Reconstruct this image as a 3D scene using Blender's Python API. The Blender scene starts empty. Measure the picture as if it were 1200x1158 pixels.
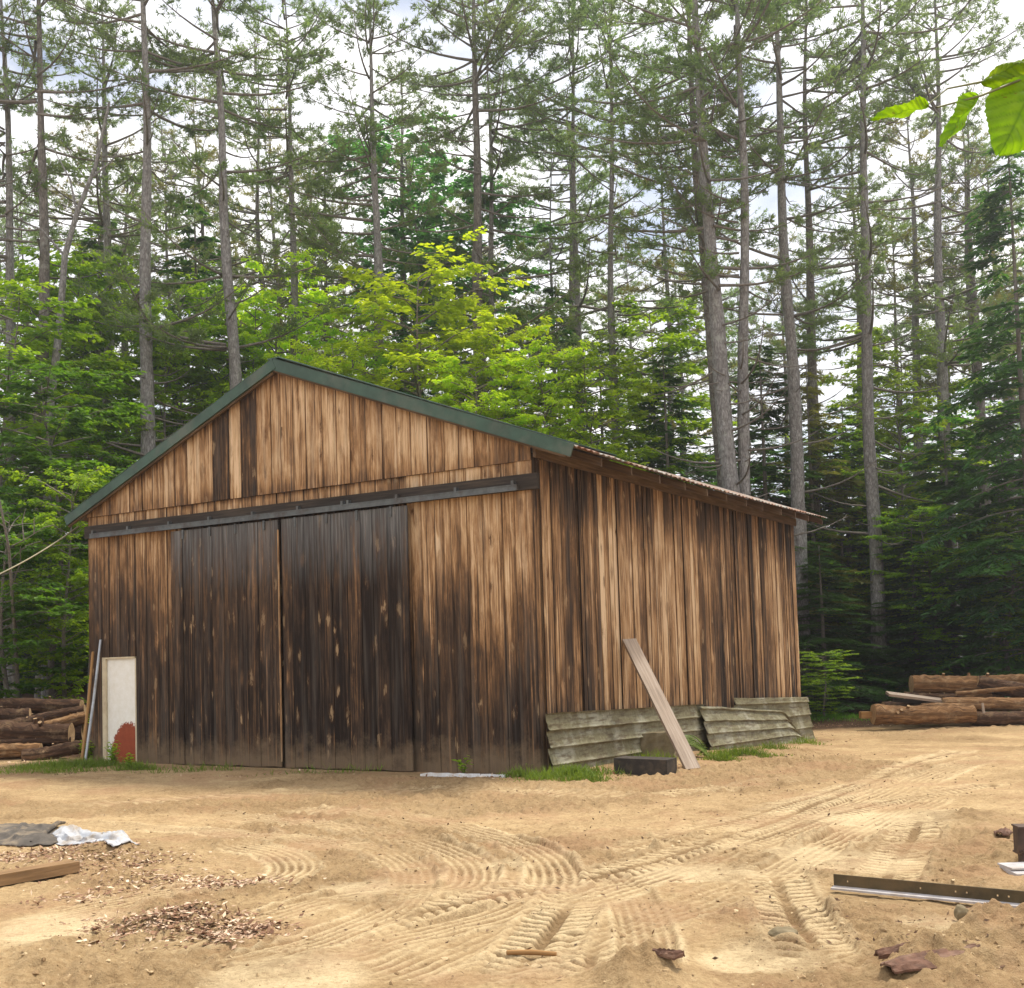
import bpy, math, random
import numpy as np
from mathutils import Vector, Matrix

scene = bpy.context.scene
COL = scene.collection
rng = np.random.default_rng(7)
random.seed(7)

# ------------------------------------------------------------------ camera model (from the vanishing points of the barn)
CAM_Z, FPX, PITCH, ROLL, PPY = 1.582, 1350.0, 0.06, 0.03, 690.0
_c, _s, _cr, _sr = math.cos(PITCH), math.sin(PITCH), math.cos(ROLL), math.sin(ROLL)
R0, U0, FW = Vector((1, 0, 0)), Vector((0, -_s, _c)), Vector((0, _c, _s))
RV, UV = R0 * _cr - U0 * _sr, R0 * _sr + U0 * _cr
CAM = Vector((0, 0, CAM_Z))


def ray(px, py):
    return (FW + RV * ((px - 600) / FPX) + UV * ((PPY - py) / FPX)).normalized()


def at_depth(px, py, y):
    d = ray(px, py)
    return CAM + d * (y / d.y)


# barn frame: origin at its front right corner, X along the front (to the right), Y into its depth
BA, BX, BY, BW, BD = 0.5422, 0.3226, 15.53, 9.03, 11.55
BXV, BYV = Vector((math.cos(BA), -math.sin(BA), 0)), Vector((math.sin(BA), math.cos(BA), 0))
BO = Vector((BX, BY, 0))


def front_pt(px, py, off=0.0):                 # where a sight line meets the front wall: (along, height)
    d = ray(px, py)
    t = ((BO + BYV * off - CAM).dot(BYV)) / d.dot(BYV)
    p = CAM + d * t - BO
    return p.dot(BXV), p.z


def side_pt(px, py, off=0.0):                  # the same for the right side wall: (depth, height)
    d = ray(px, py)
    t = ((BO + BXV * off - CAM).dot(BXV)) / d.dot(BXV)
    p = CAM + d * t - BO
    return p.dot(BYV), p.z


def sstep(a, b, x):
    t = np.clip((np.asarray(x, float) - a) / (b - a), 0, 1)
    return t * t * (3 - 2 * t)


def gbase(x, y):
    x = np.asarray(x, float); y = np.asarray(y, float)
    lx = (x - BX) * BXV.x + (y - BY) * BXV.y
    ly = (x - BX) * BYV.x + (y - BY) * BYV.y
    g = -0.38 * sstep(1.5, 12.5, ly) * sstep(-6, -1, lx)
    g = g + 0.05 * np.clip(y - 29, 0, 60)
    g = g + 0.04 * np.clip(y - 23, 0, 6) * sstep(-6, -9, x)
    return g


def on_ground(px, py, dz=0.0):
    d = ray(px, py)
    lo, hi = 2.0, 120.0
    for _ in range(60):
        m = (lo + hi) / 2
        p = CAM + d * m
        if p.z > float(gbase(p.x, p.y)) + dz: lo = m
        else: hi = m
    return CAM + d * lo


# ------------------------------------------------------------------ value noise
def _hash(i, j, s):
    n = (i.astype(np.int64) * 374761393 + j.astype(np.int64) * 668265263 + s * 974634777) & 0xffffffff
    n = ((n ^ (n >> 13)) * 1274126177) & 0xffffffff
    return ((n ^ (n >> 16)) & 0xffff) / 65535.0


def vnoise(x, y, s=0):
    i = np.floor(x); j = np.floor(y); fx = x - i; fy = y - j
    fx = fx * fx * (3 - 2 * fx); fy = fy * fy * (3 - 2 * fy)
    a = _hash(i, j, s); b = _hash(i + 1, j, s); c = _hash(i, j + 1, s); d = _hash(i + 1, j + 1, s)
    return (a * (1 - fx) + b * fx) * (1 - fy) + (c * (1 - fx) + d * fx) * fy - 0.5


def fbm(x, y, s=0, o=4):
    r = 0; a = 1.0
    for k in range(o):
        r = r + a * vnoise(x * 2 ** k, y * 2 ** k, s + k * 17); a *= 0.5
    return r


# ------------------------------------------------------------------ objects
def tag(o, label=None, cat=None, group=None, kind=None):
    if label: o['label'] = label
    if cat: o['category'] = cat
    if group: o['group'] = group
    if kind: o['kind'] = kind
    return o


def thing(name, label, cat, loc=(0, 0, 0), rot=(0, 0, 0), group=None):
    o = bpy.data.objects.new(name, None); COL.objects.link(o)
    o.location = loc; o.rotation_euler = rot
    return tag(o, label, cat, group)


class MB:
    def __init__(s): s.v = []; s.f = []; s.wc = []; s.tn = []; s.smooth = []

    def vert(s, p, wc=(0, 0, 0), tn=0.0):
        s.v.append(tuple(p)); s.wc.append(tuple(wc)); s.tn.append(tn); return len(s.v) - 1

    def quad(s, a, b, c, d, wcs=None, tn=0.0, sm=False):
        ids = [s.vert(p, (wcs[i] if wcs else (0, 0, 0)), tn) for i, p in enumerate((a, b, c, d))]
        s.f.append(ids); s.smooth.append(sm)

    def box(s, o, ex, ey, ez, seed=0.0, tn=0.0, long=None):
        """box spanned by vectors ex, ey, ez from corner o; wood coords run along the longest edge"""
        o = Vector(o); E = [Vector(ex), Vector(ey), Vector(ez)]
        L = [e.length for e in E]
        k = long if long is not None else L.index(max(L))
        others = [i for i in range(3) if i != k]
        flip = E[0].cross(E[1]).dot(E[2]) < 0

        def w(c): return (c[others[0]] * L[others[0]] + c[others[1]] * L[others[1]] * 0.9, c[k] * L[k], seed)
        fc = [((0,0,0),(0,1,0),(1,1,0),(1,0,0)), ((0,0,1),(1,0,1),(1,1,1),(0,1,1)), ((0,0,0),(1,0,0),(1,0,1),(0,0,1)),
              ((0,1,0),(0,1,1),(1,1,1),(1,1,0)), ((0,0,0),(0,0,1),(0,1,1),(0,1,0)), ((1,0,0),(1,1,0),(1,1,1),(1,0,1))]
        for q in fc:
            if flip: q = q[::-1]
            s.quad(*[o + E[0] * c[0] + E[1] * c[1] + E[2] * c[2] for c in q], wcs=[w(c) for c in q], tn=tn)

    def tube(s, pts, rad, n=6, cap=True, seed=0.0, tn=0.0, jit=0.0):
        pts = [Vector(p) for p in pts]; base = len(s.v); m = len(pts); run = 0
        for i, p in enumerate(pts):
            t = (pts[min(i + 1, m - 1)] - pts[max(i - 1, 0)]).normalized()
            a = t.cross(Vector((0, 0, 1)) if abs(t.z) < 0.9 else Vector((1, 0, 0))).normalized(); b = t.cross(a)
            if i: run += (pts[i] - pts[i - 1]).length
            r = rad[i] if hasattr(rad, '__len__') else rad
            for k in range(n):
                th = 2 * math.pi * k / n
                rr = r * (1 + (random.random() - .5) * jit)
                s.vert(p + (a * math.cos(th) + b * math.sin(th)) * rr, (th * r, run, seed), tn)
        for i in range(m - 1):
            for k in range(n):
                k2 = (k + 1) % n
                s.f.append([base + i * n + k, base + (i + 1) * n + k, base + (i + 1) * n + k2, base + i * n + k2]); s.smooth.append(True)
        if cap:
            for i, rev in ((0, False), (m - 1, True)):
                ids = [s.vert(s.v[base + i * n + k], (0.03 * math.cos(k), 0.03 * math.sin(k), seed + 9), -9.0) for k in range(n)]
                s.f.append(ids[::-1] if rev else ids); s.smooth.append(False)

    def build(s, name, mat, parent=None):
        me = bpy.data.meshes.new(name); me.from_pydata(s.v, [], s.f); me.update()
        a = me.attributes.new('wc', 'FLOAT_VECTOR', 'POINT'); a.data.foreach_set('vector', np.array(s.wc, np.float32).ravel())
        a = me.attributes.new('tn', 'FLOAT', 'POINT'); a.data.foreach_set('value', np.array(s.tn, np.float32))
        me.polygons.foreach_set('use_smooth', s.smooth)
        me.materials.append(mat)
        o = bpy.data.objects.new(name, me); COL.objects.link(o); o.parent = parent
        return o


def np_mesh(name, V, F, mat, smooth=False, attrs=None):
    V = np.asarray(V, np.float32); F = np.asarray(F, np.int32); k = F.shape[1]
    me = bpy.data.meshes.new(name)
    me.vertices.add(len(V)); me.vertices.foreach_set('co', V.ravel())
    me.loops.add(F.size); me.loops.foreach_set('vertex_index', F.ravel())
    me.polygons.add(len(F)); me.polygons.foreach_set('loop_start', np.arange(0, F.size, k, dtype=np.int32))
    me.polygons.foreach_set('use_smooth', np.full(len(F), smooth, bool))
    for n, arr in (attrs or {}).items():
        a = me.attributes.new(n, 'FLOAT', 'POINT'); a.data.foreach_set('value', np.asarray(arr, np.float32))
    me.update(calc_edges=True); me.materials.append(mat)
    return me


def link_mesh(name, me, parent=None, mat=None):
    o = bpy.data.objects.new(name, me); COL.objects.link(o); o.parent = parent
    if mat is not None:
        o.material_slots[0].link = 'OBJECT'; o.material_slots[0].material = mat
    return o


# ------------------------------------------------------------------ materials
class NT:
    def __init__(s, name):
        s.m = bpy.data.materials.new(name); s.m.use_nodes = True
        s.t = s.m.node_tree; s.t.nodes.clear()
        s.out = s.n('ShaderNodeOutputMaterial')

    def n(s, typ, **kw):
        nd = s.t.nodes.new(typ)
        for k, v in kw.items(): setattr(nd, k, v)
        return nd

    def l(s, a, b): s.t.links.new(a, b)

    def set(s, sock, v):
        if hasattr(v, 'links') or isinstance(v, bpy.types.NodeSocket): s.l(v, sock)
        else: sock.default_value = v

    def math(s, op, a, b=0.0, clamp=False):
        nd = s.n('ShaderNodeMath', operation=op, use_clamp=clamp); s.set(nd.inputs[0], a); s.set(nd.inputs[1], b); return nd.outputs[0]

    def maprange(s, v, a, b, c=0.0, d=1.0, sm=False):
        nd = s.n('ShaderNodeMapRange'); nd.interpolation_type = 'SMOOTHSTEP' if sm else 'LINEAR'
        s.set(nd.inputs[0], v); nd.inputs[1].default_value = a; nd.inputs[2].default_value = b; nd.inputs[3].default_value = c; nd.inputs[4].default_value = d
        return nd.outputs[0]

    def mix(s, f, a, b, typ='MIX'):
        nd = s.n('ShaderNodeMix', data_type='RGBA', blend_type=typ)
        s.set(nd.inputs[0], f); s.set(nd.inputs[6], a if not isinstance(a, tuple) else (*a, 1)[:4]); s.set(nd.inputs[7], b if not isinstance(b, tuple) else (*b, 1)[:4])
        return nd.outputs[2]

    def vscale(s, v, sc):
        nd = s.n('ShaderNodeVectorMath', operation='MULTIPLY'); s.set(nd.inputs[0], v); nd.inputs[1].default_value = sc; return nd.outputs[0]

    def noise(s, v, scale=1.0, detail=4.0, rough=0.55, dist=0.0):
        nd = s.n('ShaderNodeTexNoise'); s.l(v, nd.inputs['Vector']); nd.inputs['Scale'].default_value = scale
        nd.inputs['Detail'].default_value = detail; nd.inputs['Roughness'].default_value = rough; nd.inputs['Distortion'].default_value = dist
        return nd.outputs[0]

    def ramp(s, f, stops):
        nd = s.n('ShaderNodeValToRGB'); s.l(f, nd.inputs[0]); e = nd.color_ramp.elements
        while len(e) < len(stops): e.new(0.5)
        for el, (p, c) in zip(e, stops): el.position = p; el.color = (*c, 1)
        return nd.outputs[0]

    def attr(s, n, vec=False):
        nd = s.n('ShaderNodeAttribute'); nd.attribute_name = n; return nd.outputs['Vector' if vec else 'Fac']

    def coord(s, w='Object'): return s.n('ShaderNodeTexCoord').outputs[w]

    def pbr(s, col, rough=0.8, bump=None, bs=0.3, bd=0.01, metal=0.0, spec=0.3):
        p = s.n('ShaderNodeBsdfPrincipled'); s.set(p.inputs['Base Color'], col if not isinstance(col, tuple) else (*col, 1))
        s.set(p.inputs['Roughness'], rough); s.set(p.inputs['Metallic'], metal); p.inputs['Specular IOR Level'].default_value = spec
        if bump is not None:
            b = s.n('ShaderNodeBump'); b.inputs['Strength'].default_value = bs; b.inputs['Distance'].default_value = bd
            s.l(bump, b.inputs['Height']); s.l(b.outputs[0], p.inputs['Normal'])
        s.l(p.outputs[0], s.out.inputs[0]); return s.m


def m_boards(name, grey=0.0, knots=1.0):
    t = NT(name)
    w = t.attr('wc', True); tn = t.attr('tn')
    warp = t.noise(t.vscale(w, (9, 2.2, 1)), 1, 2, .5)
    wv = t.n('ShaderNodeCombineXYZ'); t.l(t.math('MULTIPLY', t.math('SUBTRACT', warp, .5), .06), wv.inputs[0]); t.l(t.math('MULTIPLY', t.math('SUBTRACT', warp, .5), .10), wv.inputs[1])
    ad = t.n('ShaderNodeVectorMath', operation='ADD'); t.l(w, ad.inputs[0]); t.l(wv.outputs[0], ad.inputs[1]); ww = ad.outputs[0]
    fine = t.noise(t.vscale(ww, (95, 2.0, 1)), 1, 5, .68)
    mid = t.noise(t.vscale(ww, (26, .8, 1)), 1, 4, .62)
    streak = t.maprange(t.noise(t.vscale(w, (34, .32, 1)), 1, 3, .6), .55, .70, 0, 1, True)
    dstreak = t.maprange(t.noise(t.vscale(w, (22, .42, 3)), 1, 3, .6), .56, .72, 0, 1, True)
    blot = t.noise(t.vscale(ww, (6, 1.5, 1)), 1, 5, .7, .5)
    big = t.noise(t.vscale(w, (1.5, .5, 7)), 1, 2, .5)
    vor = t.n('ShaderNodeTexVoronoi', feature='F1'); t.l(t.vscale(ww, (3.6, 1.15, 1)), vor.inputs['Vector']); vor.inputs['Scale'].default_value = 1.0
    kd = t.math('ADD', vor.outputs['Distance'], t.math('MULTIPLY', t.math('SUBTRACT', blot, .5), .34))
    halo = t.maprange(kd, .02, .24, 1, 0, True)
    pick = t.maprange(vor.outputs['Color'], .30, .42, 0, 1)
    v2 = t.n('ShaderNodeTexVoronoi', feature='F1'); t.l(t.vscale(ww, (6.5, 2.1, 1)), v2.inputs['Vector']); v2.inputs['Scale'].default_value = 1.0
    sz = t.n('ShaderNodeSeparateColor'); t.l(v2.outputs['Color'], sz.inputs[0])
    k2 = t.math('ADD', t.math('DIVIDE', v2.outputs['Distance'], t.maprange(sz.outputs[1], 0, 1, .45, 1.7)), t.math('MULTIPLY', t.math('SUBTRACT', t.noise(t.vscale(ww, (38, 7, 1)), 1, 4, .7, .6), .5), .62))
    p2 = t.maprange(v2.outputs['Color'], .30, .34, 0, 1)
    chip = t.math('MULTIPLY', t.maprange(k2, .08, .16, 1, 0), p2)
    ring = t.math('MULTIPLY', t.math('MULTIPLY', t.maprange(k2, .10, .16, 0, 1), t.maprange(k2, .16, .26, 1, 0)), p2)
    x = t.math('MULTIPLY', t.math('SUBTRACT', fine, .5), .55)
    x = t.math('ADD', x, t.math('MULTIPLY', t.math('SUBTRACT', mid, .5), .95))
    x = t.math('ADD', x, t.math('MULTIPLY', t.math('SUBTRACT', blot, .5), .8))
    x = t.math('ADD', x, t.math('MULTIPLY', t.math('SUBTRACT', big, .5), .35))
    x = t.math('ADD', x, t.math('MULTIPLY', dstreak, .30))
    x = t.math('SUBTRACT', x, t.math('MULTIPLY', streak, .30))
    x = t.math('ADD', x, tn)
    x = t.math('SUBTRACT', x, t.math('MULTIPLY', t.math('MULTIPLY', halo, pick), .30), True)
    col = t.ramp(x, [(0, (.67, .49, .31)), (.16, (.54, .365, .205)), (.34, (.35, .20, .095)), (.52, (.165, .09, .043)), (.72, (.066, .041, .026)), (1, (.017, .0115, .009))])
    col = t.mix(t.math('MULTIPLY', ring, .35), col, (.12, .055, .022))
    crack = t.maprange(t.noise(t.vscale(ww, (75, .7, 2)), 1, 3, .6), .66, .70, 0, .85); col = t.mix(crack, col, (.02, .012, .008))
    light = t.maprange(tn, .35, .55, 0, 1)
    kc = t.mix(light, (.085, .036, .015), (.36, .25, .14))
    col = t.mix(t.math('MULTIPLY', chip, t.maprange(sz.outputs[2], 0, 1, .45, .95)), col, kc)
    # silvering of old weathered wood
    g = t.math('MULTIPLY', t.maprange(t.noise(t.vscale(w, (12, .5, 5)), 1, 3), .5, .7, 0, 1), t.maprange(tn, .25, .6, .3, .32))
    col = t.mix(g, col, (.135, .118, .10))
    so = t.n('ShaderNodeSeparateXYZ'); t.l(t.coord('Object'), so.inputs[0])
    spl = t.maprange(t.math('SUBTRACT', so.outputs[2], t.math('MULTIPLY', t.math('SUBTRACT', t.noise(t.coord('Object'), 3.5, 5, .7), .4), 1.1)), .0, .38, .75, 0)
    col = t.mix(spl, col, t.mix(fine, (.13, .09, .055), (.235, .17, .105)))
    if grey:
        sp = t.n('ShaderNodeSeparateXYZ'); t.l(t.coord('Object'), sp.inputs[0])
        hz = t.maprange(t.math('ADD', sp.outputs[2], t.math('MULTIPLY', mid, 1.2)), 3.4, 4.5, 0, .85)
        col = t.mix(hz, col, t.ramp(mid, [(.3, (.05, .052, .055)), (.5, (.125, .128, .13)), (.7, (.24, .235, .225))]))
    return t.pbr(col, .88, fine, .6, .006, spec=.15)


def m_wood(name, cols, sc=(40, 1.5, 1), rough=.85):
    t = NT(name); w = t.attr('wc', True)
    f = t.noise(t.vscale(w, sc), 1, 5, .62, .3)
    b = t.noise(t.vscale(w, (4, 1.2, 1)), 1, 3)
    x = t.math('ADD', t.math('MULTIPLY', f, .65), t.math('MULTIPLY', b, .35))
    return t.pbr(t.ramp(x, [(.28, cols[0]), (.5, cols[1]), (.72, cols[2])]), rough, f, .6, .01, spec=.2)


def m_bark(name, cols, lichen=0.25, log=False):
    t = NT(name); w = t.attr('wc', True); ob = t.coord('Object')
    if log:
        f = t.noise(t.vscale(w, (16, 4.5, 1)), 1, 6, .7, .8)
        cr = t.maprange(t.noise(t.vscale(w, (30, 2.2, 1)), 1, 4, .6, .5), .38, .6, 0, 1)
        x = t.math('ADD', t.math('MULTIPLY', f, .7), t.math('MULTIPLY', cr, .22))
    else:
        f = t.noise(t.vscale(ob, (16, 16, 5)), 1, 6, .7, .8)
        pl = t.n('ShaderNodeTexVoronoi', feature='DISTANCE_TO_EDGE')
        dv = t.n('ShaderNodeVectorMath', operation='ADD'); t.l(t.vscale(ob, (15, 15, 5)), dv.inputs[0]); nn = t.n('ShaderNodeTexNoise'); t.l(t.vscale(ob, (5, 5, 3)), nn.inputs['Vector']); nn.inputs['Scale'].default_value = 1
        t.l(t.vscale(nn.outputs['Color'], (2.2, 2.2, 2.2)), dv.inputs[1]); t.l(dv.outputs[0], pl.inputs['Vector']); pl.inputs['Scale'].default_value = 1
        cr = t.maprange(pl.outputs['Distance'], 0, .2, 0, 1)
        x = t.math('ADD', t.math('MULTIPLY', f, .82), t.math('MULTIPLY', cr, .14))
    col = t.ramp(x, [(.25, cols[0]), (.5, cols[1]), (.75, cols[2])])
    lm = t.maprange(t.noise(ob, 3.5, 6, .75), .54, .66, 0, lichen)
    col = t.mix(lm, col, (.36, .37, .33) if not log else (.36, .25, .14))
    ends = t.maprange(t.attr('tn'), -8, -9, 0, 1)
    rings = t.noise(t.vscale(w, (60, 60, 1)), 1, 3)
    col = t.mix(ends, col, t.ramp(rings, [(.3, (.30, .19, .10)), (.7, (.52, .37, .21))]))
    return t.pbr(col, .9, x, .9, .03, spec=.15)


def m_leaf(name, c1, c2, trans=.4, tcol=None, rough=.5, vein=False):
    t = NT(name)
    isl = t.n('ShaderNodeNewGeometry').outputs['Random Per Island']
    ob = t.coord('Object')
    cl = t.noise(ob, .7, 2, .5)
    f = t.math('ADD', t.math('MULTIPLY', isl, .55), t.math('MULTIPLY', t.maprange(cl, .35, .65), .45))
    col = t.mix(f, c1, c2)
    if vein:
        col = t.mix(t.maprange(t.noise(ob, 45, 5, .65), .35, .7), c1, c2); col = t.mix(t.math('MULTIPLY', t.attr('vein'), .75), col, (.07, .15, .012)); col = t.mix(t.maprange(t.noise(ob, 160, 3), .66, .72, 0, .7), col, (.13, .09, .02))
    oi = t.n('ShaderNodeObjectInfo').outputs['Random']
    hs = t.n('ShaderNodeHueSaturation'); t.set(hs.inputs['Hue'], t.maprange(oi, 0, 1, .488, .512)); t.set(hs.inputs['Value'], t.maprange(oi, 0, 1, .85, 1.15)); t.l(col, hs.inputs['Color'])
    col = hs.outputs[0]
    p = t.n('ShaderNodeBsdfPrincipled'); t.l(col, p.inputs['Base Color']); p.inputs['Roughness'].default_value = rough; p.inputs['Specular IOR Level'].default_value = .25
    tr = t.n('ShaderNodeBsdfTranslucent')
    tc = t.mix(1.0, col, tcol or (1.5, 1.35, .6), 'MULTIPLY'); t.l(tc, tr.inputs[0])
    mx = t.n('ShaderNodeMixShader'); mx.inputs[0].default_value = trans
    t.l(p.outputs[0], mx.inputs[1]); t.l(tr.outputs[0], mx.inputs[2]); t.l(mx.outputs[0], t.out.inputs[0])
    return t.m


def m_plain(name, col, rough=.7, metal=0.0, var=.25, sc=6.0, dirt=None, bs=.2, spec=.35):
    t = NT(name); ob = t.coord('Object')
    f = t.noise(ob, sc, 5, .6)
    c = t.mix(t.maprange(f, .3, .7), tuple(x * (1 - var) for x in col), tuple(min(1, x * (1 + var)) for x in col))
    if dirt:
        c = t.mix(t.maprange(t.noise(ob, sc * .45, 5, .65), .5, .66, 0, dirt[1]), c, dirt[0])
    return t.pbr(c, rough, f, bs, .01, metal, spec)


M = {}
M['boards'] = m_boards('weathered_boards')
M['door_boards'] = m_boards('dark_door_boards', grey=.55)
M['greyplank'] = m_wood('grey_plank_wood', [(.16, .12, .09), (.33, .26, .20), (.46, .39, .32)], (30, 1.2, 1))
M['beam'] = m_wood('dark_beam_wood', [(.018, .015, .013), (.04, .032, .026), (.09, .068, .05)])
M['rafter'] = m_wood('rafter_wood', [(.06, .04, .026), (.13, .085, .052), (.24, .17, .105)])
M['timber'] = m_wood('sawn_timber', [(.17, .085, .03), (.34, .19, .075), (.46, .29, .13)])
M['oldtimber'] = m_wood('old_timber', [(.085, .05, .025), (.24, .145, .07), (.40, .27, .145)], (22, 1.1, 1))
M['greentrim'] = m_plain('green_trim_paint', (.042, .085, .06), .5, 0, .3, 3, ((.12, .13, .10), .6))
M['railmetal'] = m_plain('rail_steel', (.11, .12, .12), .5, .35, .25, 9, ((.06, .04, .03), .6))
M['galv'] = m_plain('galvanised', (.36, .38, .40), .45, .6, .2, 8, ((.2, .16, .12), .5))
M['whitedoor'] = None
M['bark_logs'] = m_bark('log_bark', [(.055, .028, .014), (.20, .105, .045), (.42, .26, .13)], .5, True)
M['bark_dark'] = m_bark('dark_log_bark', [(.022, .013, .009), (.075, .04, .023), (.20, .12, .07)], .35, True)
M['pine_bark'] = m_bark('pine_bark', [(.075, .067, .06), (.215, .205, .195), (.42, .41, .39)], .7)
M['pine_bark_dark'] = m_bark('pine_bark_dark', [(.055, .048, .042), (.155, .138, .12), (.31, .285, .25)], .5)
M['limb'] = m_plain('limb_bark', (.19, .17, .145), .9, 0, .35, 20, None, .2, .15)
M['needles'] = m_leaf('pine_needles', (.10, .165, .07), (.22, .29, .12), .56, (1.5, 1.5, .8))
M['needles_y'] = m_leaf('pine_needles_sunlit', (.14, .17, .045), (.28, .28, .08), .5, (1.5, 1.35, .65))
M['hemlock'] = m_leaf('hemlock_needles', (.024, .080, .024), (.095, .205, .036), .45, (1.5, 1.5, .6))
M['leaf_y'] = m_leaf('leaf_yellow_green', (.36, .52, .02), (.56, .68, .05), .58, (1.5, 1.5, .5))
M['leaf_m'] = m_leaf('leaf_mid_green', (.15, .30, .016), (.33, .48, .03), .55, (1.6, 1.5, .5))
M['leaf_d'] = m_leaf('leaf_deep_green', (.045, .14, .016), (.14, .28, .026), .5, (1.5, 1.5, .5))
M['leaf_b'] = m_leaf('leaf_blue_green', (.06, .19, .065), (.15, .33, .10), .52, (1.3, 1.5, .7))
M['leaf_near'] = m_leaf('leaf_near_green', (.14, .27, .012), (.22, .36, .02), .6, (1.5, 1.4, .4), vein=True)
M['grass'] = m_leaf('grass_blades', (.09, .15, .02), (.20, .28, .045), .4)


def mat_whitedoor():
    t = NT('white_painted_door'); ob = t.coord('Object')
    sep = t.n('ShaderNodeSeparateXYZ'); t.l(ob, sep.inputs[0])
    n = t.noise(ob, 9, 5, .6)
    n2 = t.noise(ob, 30, 4, .6)
    base = t.mix(t.maprange(n, .35, .7), (.86, .85, .79), (.78, .76, .67))
    # a rust-red patch of bare primer at the lower right with a brushed edge
    dx = t.math('MULTIPLY', t.math('SUBTRACT', sep.outputs[0], .52), 2.05)
    dz = t.math('MULTIPLY', t.math('SUBTRACT', sep.outputs[2], .02), 1.28)
    r = t.math('SQRT', t.math('ADD', t.math('MULTIPLY', dx, dx), t.math('MULTIPLY', dz, dz)))
    r = t.math('ADD', r, t.math('ADD', t.math('MULTIPLY', t.math('SUBTRACT', n2, .5), .3), t.math('MULTIPLY', t.math('SUBTRACT', n, .5), .22)))
    k = t.maprange(r, .94, .98, 1, 0)
    red = t.mix(n, (.20, .035, .012), (.36, .075, .025))
    return t.pbr(t.mix(k, base, red), .6, n, .15, .01)


M['whitedoor'] = mat_whitedoor()


def mat_roof():
    t = NT('roof_metal_littered'); ob = t.coord('Object')
    n = t.noise(ob, 3.5, 6, .7); n2 = t.noise(ob, 14, 4, .6)
    c = t.mix(t.maprange(n2, .3, .7), (.17, .175, .16), (.30, .30, .275))
    c = t.mix(t.maprange(n, .42, .56), c, (.21, .10, .055))
    return t.pbr(c, .6, n2, .3, .01, .1)


def mat_tin():
    t = NT('weathered_tin'); ob = t.coord('Object')
    n = t.noise(ob, 2.2, 6, .68); n2 = t.noise(t.vscale(ob, (1, 1, 7)), 3, 5, .6); n3 = t.noise(ob, 16, 4, .6)
    c = t.mix(t.maprange(n3, .3, .7), (.125, .11, .055), (.225, .20, .115))
    c = t.mix(t.maprange(n, .5, .62, 0, .75), c, (.34, .33, .25))
    c = t.mix(t.maprange(n2, .5, .64, 0, .8), c, (.085, .058, .028))
    return t.pbr(c, .6, n3, .25, .01, .15)


M['roof'] = mat_roof(); M['tin'] = mat_tin()


def mat_ground():
    t = NT('sandy_yard_soil'); ob = t.coord('Object')
    dk = t.attr('dark'); pale = t.attr('pale'); ff = t.attr('litter')
    n1 = t.noise(ob, .55, 5, .6); n2 = t.noise(ob, 4.5, 6, .68); n3 = t.noise(ob, 30, 6, .72); n4 = t.noise(t.vscale(ob, (1.2, 4, 1)), 2.2, 6, .65, .5)
    n5 = t.noise(ob, 95, 4, .7)
    x = t.math('ADD', t.math('MULTIPLY', n1, .3), t.math('ADD', t.math('MULTIPLY', n2, .3), t.math('MULTIPLY', n3, .4)))
    c = t.ramp(x, [(.35, (.17, .108, .052)), (.44, (.33, .222, .113)), (.53, (.46, .325, .172)), (.64, (.60, .45, .255))])
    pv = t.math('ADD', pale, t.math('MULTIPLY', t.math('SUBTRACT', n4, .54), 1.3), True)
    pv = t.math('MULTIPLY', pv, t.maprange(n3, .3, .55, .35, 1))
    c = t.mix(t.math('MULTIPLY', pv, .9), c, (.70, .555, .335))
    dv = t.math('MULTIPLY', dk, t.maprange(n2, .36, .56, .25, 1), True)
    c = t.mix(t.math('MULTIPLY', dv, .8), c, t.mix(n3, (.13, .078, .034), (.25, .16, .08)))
    red = t.maprange(t.noise(ob, .8, 5, .65), .5, .62, 0, .4)
    c = t.mix(red, c, (.36, .205, .115))
    sp = t.maprange(n5, .62, .68, 0, .75); c = t.mix(sp, c, (.12, .07, .035))
    sp = t.maprange(n5, .30, .35, .6, 0); c = t.mix(sp, c, (.70, .58, .40))
    fl = t.ramp(n3, [(.3, (.022, .013, .008)), (.5, (.065, .036, .02)), (.75, (.14, .085, .045))])
    c = t.mix(ff, c, fl)
    h = t.math('ADD', t.math('MULTIPLY', n3, .7), t.math('ADD', t.math('MULTIPLY', n2, .7), t.math('MULTIPLY', n5, .25)))
    return t.pbr(c, .95, h, 1.0, .035, spec=.1)


M['ground'] = mat_ground()

# ------------------------------------------------------------------ ground sheet with tyre tracks pressed into it
def spaced(a, b, st):
    return list(np.arange(a, b, st))


def outw(a, b, n):                              # geometric steps outward
    return list(a + (b - a) * (np.geomspace(1, 200, n) - 1) / 199)


ys = list(reversed(outw(4.0, -300, 16)))[:-1] + spaced(4.0, 5.6, .03) + spaced(5.6, 9, .014) + spaced(9, 12.5, .026) + spaced(12.5, 17, .055) + spaced(17, 34, .14) + outw(34, 500, 46)
xs = list(reversed(outw(-9, -500, 40)))[:-1] + spaced(-9, -4.6, .05) + spaced(-4.6, 5.2, .017) + spaced(5.2, 14, .07) + outw(14, 500, 40)
XS, YS = np.meshgrid(np.array(xs), np.array(ys))
GZ = gbase(XS, YS)
near = (1 - sstep(26, 40, YS)) * (1 - sstep(12, 24, np.abs(XS)))
dark = np.zeros_like(GZ); pale = np.zeros_like(GZ); lugs = np.zeros_like(GZ)
gfine = near * (.08 * fbm(XS * .25, YS * .25, 3, 3) + .035 * fbm(XS * 1.3, YS * 1.3, 5, 4))
rough = sstep(-.05, .22, fbm(XS * .45, YS * .45, 11, 3))
gfine += near * (.02 + .035 * rough) * fbm(XS * 6, YS * 6, 21, 4)
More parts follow.
